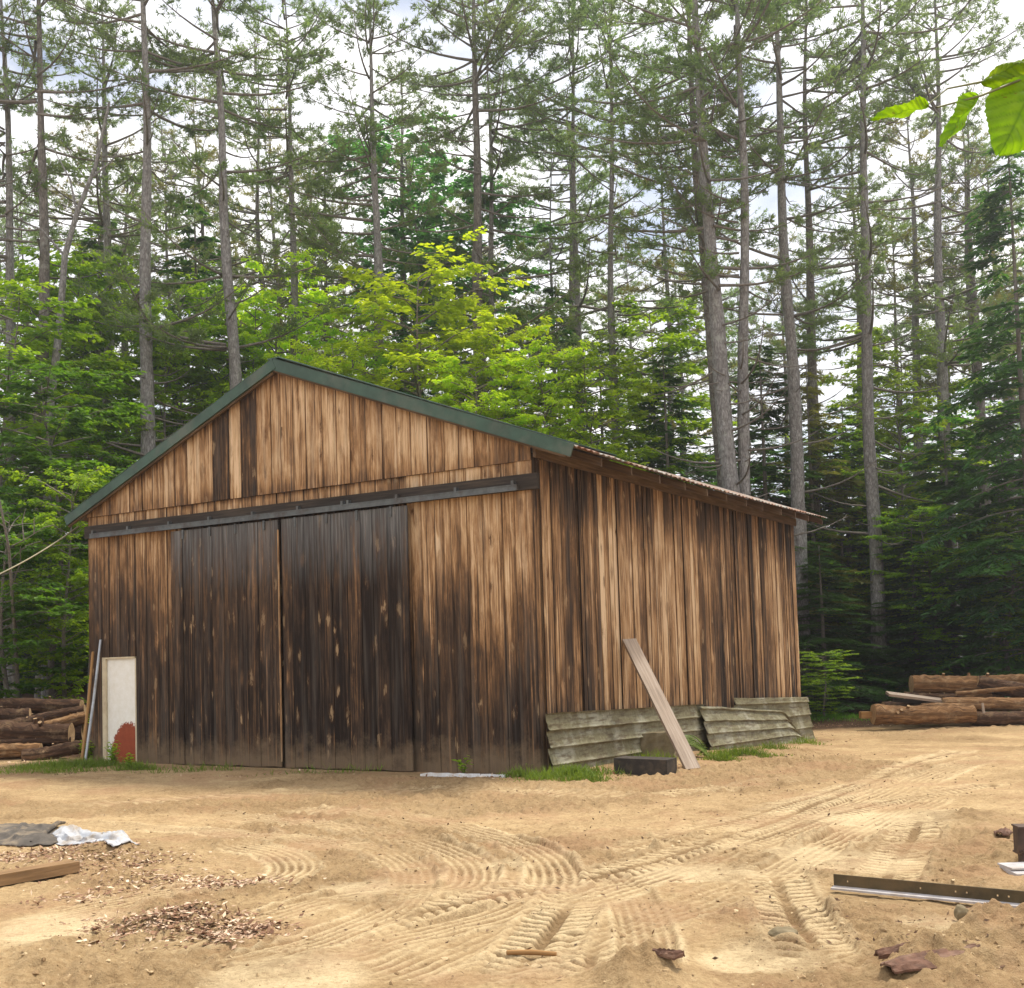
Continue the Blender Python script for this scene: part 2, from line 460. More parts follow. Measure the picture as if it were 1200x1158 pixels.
clod = np.maximum(vnoise(XS * 7, YS * 7, 71) - .12, 0) * np.maximum(vnoise(XS * 19, YS * 19, 73) + .3, 0)
gfine += near * rough * .12 * clod
gfine += near * (.012 + .03 * rough) * fbm(XS * 17, YS * 17, 91, 4)
clod2 = np.maximum(vnoise(XS * 22, YS * 22, 75) - .2, 0); gfine += near * (.012 + .03 * rough) * clod2 * 2
dark += .62 * rough
flatm = np.ones_like(GZ)

# (pixel polyline on the ground, width m, kind, depth)
TR = [
    ([(250, 1157), (400, 1100), (520, 1065), (640, 1040), (760, 1012), (880, 972), (1000, 925), (1130, 880)], .40, 'lug', .035),
    ([(420, 1157), (560, 1100), (690, 1055), (800, 1020), (930, 975), (1060, 920), (1180, 885)], .40, 'rib', .03),
    ([(140, 1130), (300, 1080), (420, 1050), (530, 1045), (556, 1030), (545, 1008), (490, 985), (380, 965), (240, 955)], .34, 'rib', .03),
    ([(350, 1140), (470, 1102), (590, 1072), (640, 1048), (648, 1020), (620, 995), (560, 975), (460, 955), (330, 945)], .36, 'rib', .035),
    ([(0, 1085), (120, 1060), (230, 1040), (300, 1035), (345, 1020), (330, 1000), (260, 985)], .34, 'rib', .025),
    ([(690, 1035), (665, 1065), (640, 1100), (590, 1157)], .42, 'lug', .05),
    ([(700, 1100), (692, 1130), (688, 1157)], .36, 'lug', .05),
    ([(700, 1020), (735, 1050), (755, 1090), (762, 1157)], .30, 'rib', .04),
    ([(905, 1012), (915, 1045), (935, 1085), (960, 1125), (985, 1157)], .40, 'lug', .05),
    ([(1080, 960), (1065, 990), (1045, 1020), (1030, 1050)], .42, 'lug', .04),
    ([(700, 1005), (800, 978), (900, 950), (1010, 915)], .36, 'lug', .035),
    ([(845, 1000), (960, 960), (1060, 935), (1180, 915)], .34, 'lug', .03),
    ([(500, 1150), (640, 1120), (790, 1075), (900, 1030), (985, 985), (1100, 930)], .36, 'rib', .03),
    ([(60, 945), (300, 930), (520, 925), (760, 930), (960, 905)], .36, 'rib', .014),
    ([(20, 965), (260, 975), (420, 990), (480, 1020), (470, 1060), (380, 1100), (240, 1140)], .32, 'rib', .03),
]


def smooth_poly(P, n=8):
    P = [np.array(p, float) for p in P]; out = []
    Q = [2 * P[0] - P[1]] + P + [2 * P[-1] - P[-2]]
    for i in range(1, len(Q) - 2):
        for k in range(n):
            t = k / n; a, b, c, d = Q[i - 1:i + 3]
            out.append(.5 * ((2 * b) + (c - a) * t + (2 * a - 5 * b + 4 * c - d) * t ** 2 + (3 * b - a - 3 * c + d) * t ** 3))
    out.append(P[-1]); return np.array(out)


for pix, w, kind, dep in TR:
    P = smooth_poly([tuple(on_ground(*q))[:2] for q in pix])
    bb = w * 1.8
    msk = (XS > P[:, 0].min() - bb) & (XS < P[:, 0].max() + bb) & (YS > P[:, 1].min() - bb) & (YS < P[:, 1].max() + bb)
    x = XS[msk]; y = YS[msk]
    bd = np.full(x.shape, 9.0); bs = np.zeros(x.shape); sd = np.zeros(x.shape); run = 0
    for i in range(len(P) - 1):
        e = P[i + 1] - P[i]; L = np.hypot(*e)
        if L < 1e-6: continue
        e = e / L; rx = x - P[i, 0]; ry = y - P[i, 1]
        tt = np.clip(rx * e[0] + ry * e[1], 0, L); qx = rx - tt * e[0]; qy = ry - tt * e[1]
        d = np.hypot(qx, qy); k = d < bd
        bd[k] = d[k]; bs[k] = run + tt[k]; sd[k] = np.sign(e[0] * qy - e[1] * qx)[k]; run += L
    u = bd * sd / (w / 2)                                    # -1..1 across the tyre
    ins = 1 - sstep(.92, 1.08, np.abs(u))
    mod = .45 + 1.1 * sstep(-.35, .35, fbm(x * 2.3, y * 2.3, 131, 3)); lip = np.exp(-((np.abs(u) - 1.2) / .17) ** 2)
    br = .6 + .8 * sstep(-.3, .25, fbm(x * .9, y * .9, 31 + len(pix), 3))      # the press comes and goes
    endf = sstep(0, .5, bs) * sstep(0, .5, run - bs)
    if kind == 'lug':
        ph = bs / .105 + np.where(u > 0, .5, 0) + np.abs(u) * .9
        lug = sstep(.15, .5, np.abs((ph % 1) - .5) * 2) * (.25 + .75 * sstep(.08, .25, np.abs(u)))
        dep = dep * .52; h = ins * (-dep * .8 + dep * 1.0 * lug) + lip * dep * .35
        dk = ins * (1 - lug) * 1.1; pl = ins * lug * .6 + lip * .45  # lug shading painted into the soil colour: dark grooves, bright ridge tops
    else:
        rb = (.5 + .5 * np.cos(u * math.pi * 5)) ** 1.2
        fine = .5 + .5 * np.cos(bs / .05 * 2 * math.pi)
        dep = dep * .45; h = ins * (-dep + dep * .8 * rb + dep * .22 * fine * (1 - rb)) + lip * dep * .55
        dk = ins * (1 - rb) * .55; pl = ins * rb * .6 + lip * .65  # rib shading likewise put into the colour, grooves darker and ridges paler
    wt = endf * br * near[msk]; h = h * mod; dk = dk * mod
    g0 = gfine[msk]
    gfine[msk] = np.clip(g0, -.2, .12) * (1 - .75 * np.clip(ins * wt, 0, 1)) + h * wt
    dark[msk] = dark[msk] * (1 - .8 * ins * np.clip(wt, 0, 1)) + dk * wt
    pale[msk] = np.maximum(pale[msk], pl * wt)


def mound(px, py, r, h, seed, rgh=.5):
    p = on_ground(px, py)
    d = np.hypot(XS - p.x, (YS - p.y) * .8) / r
    d = d * (1 + .5 * fbm(XS * 2.2 / r * .3, YS * 2.2 / r * .3, seed, 3))
    k = 1 - sstep(.1, 1, d)
    return k * h * (1 + rgh * 2 * fbm(XS * 9, YS * 9, seed + 5, 3)), k


for a in ((752, 1150, .36, .11, 41), (915, 1120, .5, .05, 43), (1100, 1140, .6, .07, 45), (215, 1080, .5, .05, 47), (1120, 960, .9, .07, 49), (120, 1000, .8, .05, 51), (440, 1055, .35, -.05, 53), (330, 1130, .5, .04, 55), (1180, 1090, .5, .08, 57)):
    h, k = mound(*a); gfine += h * near; dark = np.maximum(dark, k * .8)
for px, py, r in ((880, 1130, .35), (1095, 1085, .3), (1010, 1010, .6), (790, 1025, .5), (940, 1000, .45), (420, 1040, .35), (60, 1090, .5), (600, 1015, .3), (330, 1145, .5), (1020, 960, .8)):
    p = on_ground(px, py); d = np.hypot(XS - p.x, YS - p.y) / r * (1 + .7 * fbm(XS * 1.7, YS * 1.7, 61, 3)); k = 1 - sstep(.5, 1, d)
    pale = np.maximum(pale, k); gfine *= (1 - .7 * k)
_pa, _pb = on_ground(978, 1049), on_ground(1290, 1078)
_e = np.array([_pb.x - _pa.x, _pb.y - _pa.y]); _L = np.hypot(*_e); _e /= _L
_t = np.clip((XS - _pa.x) * _e[0] + (YS - _pa.y) * _e[1], 0, _L)
_db = np.hypot(XS - _pa.x - _t * _e[0], YS - _pa.y - _t * _e[1]); gfine *= .25 + .75 * sstep(.12, .45, _db)
# keep the soil level along the barn's foot
LX = (XS - BX) * BXV.x + (YS - BY) * BXV.y; LY = (XS - BX) * BYV.x + (YS - BY) * BYV.y
dout = np.maximum(np.maximum(LX - .5, -BW - .3 - LX), np.maximum(-.4 - LY, LY - BD))
gfine *= sstep(-.3, .8, dout)
GZ += gfine
litter = sstep(0, 1.2, YS - 27.6 - .03 * XS + 1.6 * fbm(XS * .3, YS * .3, 81, 3)) * sstep(-4, 0, XS)
litter = np.maximum(litter, sstep(0, 1.0, YS - 20.9 + .7 * fbm(XS * .4, YS * .4, 83, 3)) * sstep(-4, -7, XS))
litter = np.maximum(litter, sstep(12, 16, np.abs(XS) + 0 * YS) * sstep(6, 10, YS))
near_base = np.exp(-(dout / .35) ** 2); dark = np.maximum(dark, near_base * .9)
NY, NX = XS.shape
idx = np.arange(NY * NX).reshape(NY, NX)
F = np.stack([idx[:-1, :-1], idx[:-1, 1:], idx[1:, 1:], idx[1:, :-1]], -1).reshape(-1, 4)
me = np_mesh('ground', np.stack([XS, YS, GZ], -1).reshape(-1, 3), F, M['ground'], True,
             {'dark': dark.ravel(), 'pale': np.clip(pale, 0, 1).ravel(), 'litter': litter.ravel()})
tag(link_mesh('ground', me), kind='structure')
_XA, _YA = np.array(xs), np.array(ys)


def gz(x, y):
    i = int(np.clip(np.searchsorted(_XA, x), 1, NX - 1)); j = int(np.clip(np.searchsorted(_YA, y), 1, NY - 1))
    return float(GZ[j - 1:j + 1, i - 1:i + 1].mean())


def gp(px, py, dz=0.0):
    p = on_ground(px, py); return Vector((p.x, p.y, gz(p.x, p.y) + dz))


# ------------------------------------------------------------------ barn
barn = thing('barn', 'weathered board barn with green trimmed roof and big dark sliding doors', 'barn', BO, (0, 0, -BA))


def board_run(mb, s0, s1, zb, zt, mapper, wrange, tone, off=0.0, th=.024, segs=10, gap=.007, jit=.007):
    s = s0
    while s < s1 - .02:
        w = random.uniform(*wrange); e = min(s + w, s1)
        if s1 - e < wrange[0] * .5: e = s1
        rd = random.random(); o = off + random.uniform(-jit, jit); sd = random.uniform(0, 400)
        a, b = s + gap / 2, e - gap / 2
        tilt = random.uniform(-.004, .004); ew = min(.02, (b - a) * .2); eL_, eR_ = random.uniform(.0, .38), random.uniform(.0, .38)
        X4 = (a, a + ew, b - ew, b); top_d = random.uniform(-.012, .012)
        rows = []
        for k in range(segs + 1):
            q = k / segs; row = []
            for c, x in enumerate(X4):
                z0, z1 = zb(x), zt(x); z = z0 + (z1 - z0) * q
                t = tone(x, z, rd) + (eL_ if c == 0 else eR_ if c == 3 else 0)
                row.append(mb.vert(mapper(x, z, o + tilt * (1 - 2 * c / 3)), (x - s, z, sd), t))
            for x in (a, b):
                z0, z1 = zb(x), zt(x); z = z0 + (z1 - z0) * q
                row.append(mb.vert(mapper(x, z, o + th), (x - s + .5, z, sd), .95))
            rows.append(row)
        for k in range(segs):
            A, B = rows[k], rows[k + 1]
            for f in ([A[0], A[1], B[1], B[0]], [A[1], A[2], B[2], B[1]], [A[2], A[3], B[3], B[2]], [A[3], A[5], B[5], B[3]], [A[4], A[0], B[0], B[4]], [A[5], A[4], B[4], B[5]]):
                mb.f.append(f); mb.smooth.append(False)
        r0, r1 = rows[0], rows[-1]
        for f in ([r0[4], r0[5], r0[3], r0[2], r0[1], r0[0]], [r1[0], r1[1], r1[2], r1[3], r1[5], r1[4]]):
            mb.f.append(f); mb.smooth.append(False)
        s = e


def lerpf(p, q):
    return lambda x: p[1] + (q[1] - p[1]) * (x - p[0]) / (q[0] - p[0])


front = lambda s, z, o: (s, o, z)                 # o<0 sticks out to the camera
side = lambda s, z, o: (-o, s, z)
glineL, glineR = front_pt(104, 607), front_pt(623, 539)
gline = lerpf(glineL, glineR)
raillo = lerpf(front_pt(106, 632), front_pt(620, 574))
railhi = lerpf(front_pt(106, 617), front_pt(620, 559))
XL = front_pt(104, 700)[0]
fx = lambda px, py=750: front_pt(px, py)[0]
zbot = lambda x: -.06
EAVE_R = side_pt(640, 533)                        # height of the side wall under the rafters
ztopR = lerpf(side_pt(628, 536), side_pt(937, 618))
# roof line over the front, from the photographed trim
OH = .16
pk = front_pt(321, 423, -OH); eL = front_pt(77, 608, -OH); eR = front_pt(668, 522, -OH)
roofL, roofR = lerpf(eL, pk), lerpf(pk, eR)
rz = lambda x: roofL(x) if x < pk[0] else roofR(x)


def n1(x, s=0): return float(vnoise(np.array([x * 1.0]), np.array([s * 7.7 + .3]), 5)[0])


def tone_left(x, z, r):
    k = float(sstep(3.5, 1.5, z + 1.5 * n1(x * 3.1, 1) + 1.1 * (r - .5)))
    return .27 + .2 * r + .46 * k


def tone_right(x, z, r):
    k = float(sstep(3.0, .7, z + 1.9 * n1(x * 2.6, 2) + .9 * (r - .5)))
    return .20 + .18 * r + .56 * k - .12 * float(sstep(.3, 0, z))


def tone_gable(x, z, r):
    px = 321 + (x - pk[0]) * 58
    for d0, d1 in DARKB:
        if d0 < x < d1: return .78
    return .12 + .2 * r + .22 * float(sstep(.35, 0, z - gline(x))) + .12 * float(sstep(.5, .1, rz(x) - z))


DARKB = [(fx(251, 520), fx(270, 520)), (fx(284, 520), fx(302, 520))]
mb = MB()
wd0, wd1 = fx(120, 830), fx(160, 830)             # white door opening
wz1 = front_pt(140, 770)[1]
tp = lambda x: gline(x) - .0
board_run(mb, XL, wd0, zbot, tp, front, (.2, .3), tone_left)
board_run(mb, wd0, wd1, lambda x: wz1, tp, front, (.2, .3), tone_left)
board_run(mb, wd1, fx(214), zbot, tp, front, (.22, .32), tone_left)
board_run(mb, fx(214), fx(480), zbot, lambda x: raillo(x) + .05, front, (.24, .32), lambda x, z, r: .85)
board_run(mb, fx(214), fx(480), lambda x: raillo(x) + .05, tp, front, (.24, .32), lambda x, z, r: .26 + .16 * r + .22 * float(sstep(.1, 0, gline(x) - z)), segs=4)
board_run(mb, fx(480), -.30, zbot, tp, front, (.24, .34), tone_right)
board_run(mb, -.30, 0.0, zbot, lambda x: gline(x), front, (.3, .31), lambda x, z, r: tone_right(x, z, .2), off=-.012)
mb.build('front_wall', M['boards'], barn)

mb = MB()                                         # the gable boards lap over the wall below
x0 = eL[0] + .42
parts = [XL, DARKB[0][0], DARKB[0][1], DARKB[1][0], DARKB[1][1], pk[0], 0.0]
for i in range(6):
    wr = (.24, .33) if i not in (1, 3) else (.9, .9)
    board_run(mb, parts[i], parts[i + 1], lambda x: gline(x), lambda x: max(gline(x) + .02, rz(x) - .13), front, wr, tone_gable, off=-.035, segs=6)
mb.build('gable_wall', M['boards'], barn)


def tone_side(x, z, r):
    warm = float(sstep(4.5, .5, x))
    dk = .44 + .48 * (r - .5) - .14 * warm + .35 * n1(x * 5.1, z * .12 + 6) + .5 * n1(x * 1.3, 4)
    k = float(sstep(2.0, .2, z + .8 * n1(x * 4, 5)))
    tp_ = float(sstep(.9, .1, ztopR(x) - z))  # eave shade painted into the board tone, darkest just below the rafters
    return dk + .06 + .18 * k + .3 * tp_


mb = MB()
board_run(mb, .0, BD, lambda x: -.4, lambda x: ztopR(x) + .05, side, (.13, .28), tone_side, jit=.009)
s = .15
while s < BD:                                     # narrow battens over some seams
    if random.random() < .3:
        w = random.uniform(.05, .09)
        r = random.random()
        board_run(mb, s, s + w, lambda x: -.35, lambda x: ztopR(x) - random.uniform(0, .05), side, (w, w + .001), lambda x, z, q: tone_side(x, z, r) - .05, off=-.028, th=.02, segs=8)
    s += random.uniform(.18, .42)
mb.build('side_wall', M['boards'], barn)
mb = MB()
board_run(mb, -BW, 0, lambda x: -.5, lambda x: max(gline(x), rz(x) - .2), lambda s_, z, o: (s_, BD - o, z), (.25, .33), lambda x, z, r: .6)
mb.build('back_wall', M['boards'], barn)
mb = MB()
board_run(mb, 0, BD, lambda x: -.4, lambda x: gline(XL) + .1, lambda s_, z, o: (XL + o, s_, z), (.25, .33), lambda x, z, r: .6)
mb.build('side_wall', M['boards'], barn)

# roof: two corrugated slopes running back, sheets lapping
OHB = .30
# right eave line as photographed: front (668,522) to back (957,604)
xe = eR[0]
eb = side_pt(957, 604, xe)
dz_back = eb[1] - eR[1]
LEN = BD + .24
roof_root = None


def slope_mesh(xa, za, xb, zb):
    n = int(LEN / .045); V = []; F = []
    nrm = Vector((-(zb - za), 0, xb - xa)).normalized()
    if nrm.z < 0: nrm = -nrm
    m = 7
    for i in range(n + 1):
        y = -OH + (LEN + OH) * i / n
        wv = .009 * math.sin(2 * math.pi * y / .18)
        for lay in (0, 1):
            for j in range(m):
                q = j / (m - 1)
                sag = dz_back * (y + OH) / (LEN + OH) - .05 * math.sin(math.pi * (y + OH) / (LEN + OH)) * q
                V.append((xa + (xb - xa) * q + nrm.x * (wv - .012 * lay), y, za + (zb - za) * q + nrm.z * (wv - .012 * lay) + sag + (.02 * random.random() if j == m - 1 else 0)))
    st = 2 * m
    for i in range(n):
        for j in range(m - 1):
            a = i * st + j; F.append((a, a + 1, a + st + 1, a + st)); b = a + m; F.append((b, b + st, b + st + 1, b + 1))
        a = i * st + m - 1; F.append((a, a + m, a + m + st, a + st))
    for i in (0, n):
        for j in range(m - 1):
            a = i * st + j; F.append((a, a + m, a + m + 1, a + 1))
    return V, F


V1, F1 = slope_mesh(pk[0], pk[1], xe + .03, eR[1] + .0)
V2, F2 = slope_mesh(pk[0], pk[1], eL[0] - .02, eL[1])
k = len(V1)
me = np_mesh('roof', V1 + V2, F1 + [tuple(i + k for i in f) for f in F2], M['roof'], False)
roof = link_mesh('roof', me, barn)
for xa, za, xb, zb in ((eL[0], eL[1], pk[0], pk[1]), (pk[0], pk[1], eR[0] + .06, eR[1] - .02)):
    mb = MB(); d = Vector((xb - xa, 0, zb - za)); L = d.length; d.normalize(); up = Vector((-d.z, 0, d.x))
    a = Vector((xa, -OH - .028, za)); npc = 3
    for i in range(npc):
        o = a + d * (L * i / npc) - up * .13 + Vector((0, -.002 * i, 0))
        mb.box(o, d * (L / npc + (.02 if i < npc - 1 else 0)), Vector((0, .026, 0)), up * .155)
    mb.box(a + up * .027 + Vector((0, -.006, 0)), d * L, Vector((0, .16, 0)), up * .008)
    mb.box(a - up * .142 + Vector((0, -.01, 0)), d * L, Vector((0, .035, 0)), up * .012)
    mb.build('roof_trim', M['greentrim'], roof)
    mb = MB(); mb.box(Vector((xa, -OH + .004, za)) - up * .17, d * (L - .1), Vector((0, .04, 0)), up * .13, seed=3)
    mb.build('barge_board', M['rafter'], roof)
mb = MB(); mb.box((pk[0] - .12, -OH - .02, pk[1] + .028), (.24, 0, 0), (0, LEN + OH, dz_back), (0, 0, .02)); mb.build('ridge_cap', M['greentrim'], roof)
for i in range(13):                               # rafter tails under the right eave
    y = -.06 + (LEN - .1) * i / 12
    mb = MB(); dzz = dz_back * (y + OH) / (LEN + OH)
    x0_, x1_ = -.35, xe - .03 - random.uniform(0, .05)
    zz = lambda x: roofR(x) + dzz - .035 - .045 * math.sin(math.pi * (y + OH) / (LEN + OH)) * (x - pk[0]) / (xe - pk[0])
    a, b = Vector((x0_, y, zz(x0_))), Vector((x1_, y, zz(x1_)))
    mb.box(a - Vector((0, .02, .13)), b - a, (0, .042, 0), (0, 0, .125), seed=i * 3.1)
    mb.build('rafter', M['rafter'], roof)
mb = MB()
zz0 = ztopR(0); mb.box((.026, -.02, zz0 - .02), (.045, 0, 0), (0, BD, ztopR(BD) - zz0), (0, 0, .16), seed=5); mb.build('wall_plate', M['rafter'], barn)

# sliding door rail
rl, rr = front_pt(104, 632), front_pt(634, 573)
mb = MB(); d = Vector((rr[0] - rl[0], 0, rr[1] - rl[1]))
mb.box(Vector((rl[0] - .01, -.085, rl[1])), d, (0, .06, 0), (0, 0, .215), seed=2.2)
beam = mb.build('rail_beam', M['beam'], barn)
mb = MB(); p = Vector((fx(113, 628), -.145, raillo(fx(113, 628)) - .0)); q = Vector((fx(612, 573), -.145, raillo(fx(612, 573)) - .0))
mb.box(p, q - p, (0, .055, 0), (0, 0, .06)); mb.box(p + Vector((0, -.008, .06)), q - p, (0, .058, 0), (0, 0, .012)); mb.box(p + Vector((0, -.008, -.012)), q - p, (0, .014, 0), (0, 0, .016))
rail = mb.build('door_rail', M['railmetal'], barn)
for pxb in (116, 157, 205, 252, 303, 356, 408, 415, 472, 541, 608):
    x = fx(pxb, 610); mb = MB(); mb.box((x - .02, -.152, raillo(x) + .05), (.04, 0, 0), (0, .066, 0), (0, 0, .075)); mb.build('bracket', M['railmetal'], rail)


def slide_door(pxl, pxr, tones, zl=.02):
    a, b = fx(pxl), fx(pxr)
    top = lambda x: raillo(x) - .045
    mb = MB()
    board_run(mb, a, b, lambda x: zl + .01 * math.sin(x * 9), top, front, (.2, .3), tones, off=-.11, segs=12, jit=.006)
    d = mb.build('sliding_door', M['door_boards'], barn)
    mb = MB(); mb.box((a + .02, -.084, 1.0), (b - a - .04, 0, 0), (0, .024, 0), (0, 0, .14), tn=.8)
    mb.build('brace', M['beam'], d)
    for q in (.12, .38, .62, .88):
        x = a + (b - a) * q; mb = MB(); mb.box((x - .02, -.128, top(x) - .14), (.04, 0, 0), (0, .014, 0), (0, 0, .15)); mb.build('hanger', M['railmetal'], d)
    return d


def tone_d1(x, z, r): return .76 + .16 * (r - .5) + .12 * float(sstep(3.6, 1.5, z)) - .14 * float(sstep(.5, .05, z)) + .25 * n1(x * 2.1, 7)


def tone_d2(x, z, r): return .82 + .14 * (r - .5) + .12 * float(sstep(3.6, 1.5, z)) - .16 * float(sstep(.55, .05, z)) - (.12 if .72 < r < .85 else 0) + .25 * n1(x * 2.3, 8)


slide_door(208, 333.5, tone_d1); slide_door(337.5, 486, tone_d2)
mb = MB(); mb.box((fx(333.3), -.125, .1), (.022, 0, 0), (0, .02, 0), (0, 0, raillo(fx(333)) - .3), tn=.35, seed=8); mb.build('edge_strip', M['boards'], barn)

# white side door
x0, x1, zb0 = wd0 + .005, wd1 - .005, front_pt(140, 900)[1]
dr = MB(); dw = x1 - x0 - .12; dh = wz1 - zb0 - .03
dr.box((0, 0, 0), (dw, 0, 0), (0, .04, 0), (0, 0, dh))
d_ = dr.build('white_door', M['whitedoor'], barn); d_.location = (x0 + .09, .035, zb0)
mb = MB()
mb.box((x0, -.004, zb0), (.085, 0, 0), (0, .06, 0), (0, 0, dh + .03)); mb.box((x1 - .03, 0.0, zb0), (.028, 0, 0), (0, .06, 0), (0, 0, dh + .0)); mb.box((x0 + .085, -.002, zb0 + dh), (dw + .005, 0, 0), (0, .06, 0), (0, 0, .03))
M['frame'] = m_plain('cream_frame_paint', (.60, .52, .36), .6, 0, .12, 7, ((.3, .2, .1), .4)); mb.build('door_frame', M['frame'], d_).location = (-(x0 + .09), -.035, -zb0)


# skirting of ribbed tin along the side
def tin_sheet(s0, s1, zt, zb, out_b, ribs, mat, name, parent, curl=0.0, bulge=0.0, off=.05, topwav=.0, ns=44, end_round=0.0):
    V = []; F = []; nz = 72
    for lay in (0, 1):
        for i in range(ns + 1):
            q = i / ns; s_ = s0 + (s1 - s0) * q
            for j in range(nz + 1):
                r = j / nz
                za, zc = zb(s_), zt(s_)
                if end_round:
                    zc = zc - end_round * max(0, (q - .86) / .14) ** 2.0
                z = za + (zc - za) * r
                o = off + out_b * (1 - r) ** 1.2 + bulge * math.sin(math.pi * r) * (0.4 + .6 * math.sin(math.pi * q))
                rb = (r * ribs) % 1.0
                o += .034 * (1 - rb) ** 1.5 + .022 * math.exp(-(rb / .07) ** 2) + .014 * n1(s_ * .9, r * 2) + .006 * n1(s_ * 4 + 3, r * 9)
                s__ = s_
                if curl and q > .7:
                    o += curl * ((q - .7) / .3) ** 2 * (1.2 - r)
                V.append((o - .004 * lay, s__, z + topwav * n1(s_ * 2.2, 9) * r))
    st = (nz + 1); K = (ns + 1) * st
    for i in range(ns):
        for j in range(nz):
            a = i * st + j; F.append((a, a + st, a + st + 1, a + 1)); b = a + K; F.append((b, b + 1, b + st + 1, b + st))
        for j in (0, nz):
            a = i * st + j; F.append((a, a + K, a + K + st, a + st) if j == 0 else (a, a + st, a + st + K, a + K))
    for i in (0, ns):
        for j in range(nz):
            a = i * st + j; F.append((a, a + 1, a + 1 + K, a + K))
    return link_mesh(name, np_mesh(name, V, F, mat, True), parent)


sA, zA = side_pt(641, 836, .05); sB, zB = side_pt(822, 825, .05)
tin_sheet(sA - .05, sB + .1, lerpf((sA, zA), (sB, zB)), lambda s_: -.10 - .02 * s_, .07, 4, M['tin'], 'skirting_panel', barn, topwav=.015)
sC, zC = side_pt(868, 818, .05); sD, zD = side_pt(945, 817, .05)
tin_sheet(sC - .4, sD + .04, lerpf((sC, zC), (sD, zD)), lambda s_: -.42, .07, 3.4, M['tin'], 'skirting_panel', barn, curl=.04, topwav=.02)
loose = thing('metal_sheet', 'loose bowed tin sheet with rounded end leaning on the barn side', 'metal sheet', BO, (0, 0, -BA))
sE, zE_ = side_pt(819, 826, .1); sF, zF_ = side_pt(925, 832, .1)
tin_sheet(sE, sF, lerpf((sE, zE_ - .02), (sF, zF_ - .02)), lambda s_: -.20 - .014 * s_, .20, 4.2, M['tin'], 'ribbed_panel', loose, bulge=.07, off=.10, curl=.10, end_round=.34, topwav=.03)


# ------------------------------------------------------------------ small things by the barn
def W2(s_, d, z): return BO + BXV * s_ + BYV * d + Vector((0, 0, z))


def plank(name, label, cat, a, b, w, th, mat, wdir, seed=1.0, group=None, nseg=1):
    a, b = Vector(a), Vector(b); d = b - a; o = thing(name, label, cat, a, group=group) if False else None
    mb = MB(); w_ = Vector(wdir); w_ -= d.normalized() * w_.dot(d.normalized()); w_.normalize(); t = d.cross(w_).normalized() * th
    mb.box(-w_ * w / 2 - t / 2, d, w_ * w, t, seed=seed)
    ob = mb.build(name, mat); ob.location = a
    bev(ob, min(.006, th * .2)); return tag(ob, label, cat, group)


def bev(o, w, seg=2):
    m = o.modifiers.new('b', 'BEVEL'); m.width = w; m.segments = seg; m.limit_method = 'ANGLE'


a = gp(812, 899, .0); d0, z0 = side_pt(737, 750, .09); b = W2(.09, d0, z0)
plank('plank', 'long pale grey plank leaning on the barn side wall', 'plank', a, b, .225, .05, M['greyplank'], Vector((1, .3, 0)), 2.0)

# black block and the stone behind it
M['blackblock'] = m_plain('black_block', (.030, .024, .019), .7, 0, .4, 12, ((.09, .065, .042), .7), .5)
M['stone'] = m_plain('field_stone', (.19, .15, .085), .9, 0, .3, 7, ((.28, .25, .18), .5), .7)
p = gp(758, 907)
mb = MB(); mb.box((-.38, -.17, -.05), (.76, 0, 0), (0, .36, 0), (0, 0, .30))
blk = mb.build('block', M['blackblock']); blk.location = p + Vector((0, .2, 0)); blk.rotation_euler = (0, .02, -.50); bev(blk, .012, 1)
tag(blk, 'squat black block lying on the soil beside the leaning plank', 'block')


def rock(name, label, cat, loc, size, seed, mat, group=None, rot=0, cut=.0, parent=None):
    import bmesh
    bm = bmesh.new(); bmesh.ops.create_icosphere(bm, subdivisions=4, radius=1)
    r = random.Random(seed); off = Vector((r.uniform(0, 50), r.uniform(0, 50), r.uniform(0, 50)))
    planes = [(Vector((r.gauss(0, 1), r.gauss(0, 1), r.gauss(0, 1))).normalized(), r.uniform(.62, .9)) for _ in range(9)]
    from mathutils import noise
    for v in bm.verts:
        c = v.co.copy()
        for n_, d in planes:
            k = c.dot(n_)
            if k > d: c -= n_ * (k - d) * .9
        c *= 1 + .14 * noise.noise(c * 2.2 + off) + .05 * noise.noise(c * 7 + off)
        v.co = Vector((c.x * size[0], c.y * size[1], c.z * size[2]))
    me = bpy.data.meshes.new(name); bm.to_mesh(me); bm.free(); me.materials.append(mat)
    for pl in me.polygons: pl.use_smooth = True
    o = bpy.data.objects.new(name, me); COL.objects.link(o); o.location = loc; o.rotation_euler = (0, 0, rot)
    return tag(o, label, cat, group)


p = gp(768, 890); mb = MB(); mb.box((-.42, -.10, -.05), (.80, .04, .03), (-.03, .22, 0), (.05, .10, .40), seed=7)
st_ = mb.build('stone', M['stone']); st_.location = p + Vector((.0, .42, 0)); st_.rotation_euler = (0, 0, -.54)
m_ = st_.modifiers.new('b', 'BEVEL'); m_.width = .035; m_.segments = 1
m_ = st_.modifiers.new('s', 'SUBSURF'); m_.levels = m_.render_levels = 3; m_.subdivision_type = 'SIMPLE'
tx = bpy.data.textures.new('stone_lumps', 'CLOUDS'); tx.noise_scale = .16; m_ = st_.modifiers.new('d', 'DISPLACE'); m_.texture = tx; m_.strength = .07; m_.mid_level = .5
tag(st_, 'rough tan stone lying between the tin skirting and the black block', 'stone')
p = gp(1128, 1084); rock('stone', 'small grey stone poking from the sand below the steel beam', 'stone', p + Vector((0, 0, .03)), (.045, .04, .055), 9, M['stone'])
p = gp(918, 1106); rock('stone', 'small rounded earthy stone in the tracks at lower right', 'stone', p + Vector((0, 0, .015)), (.085, .06, .045), 12, M['stone'])
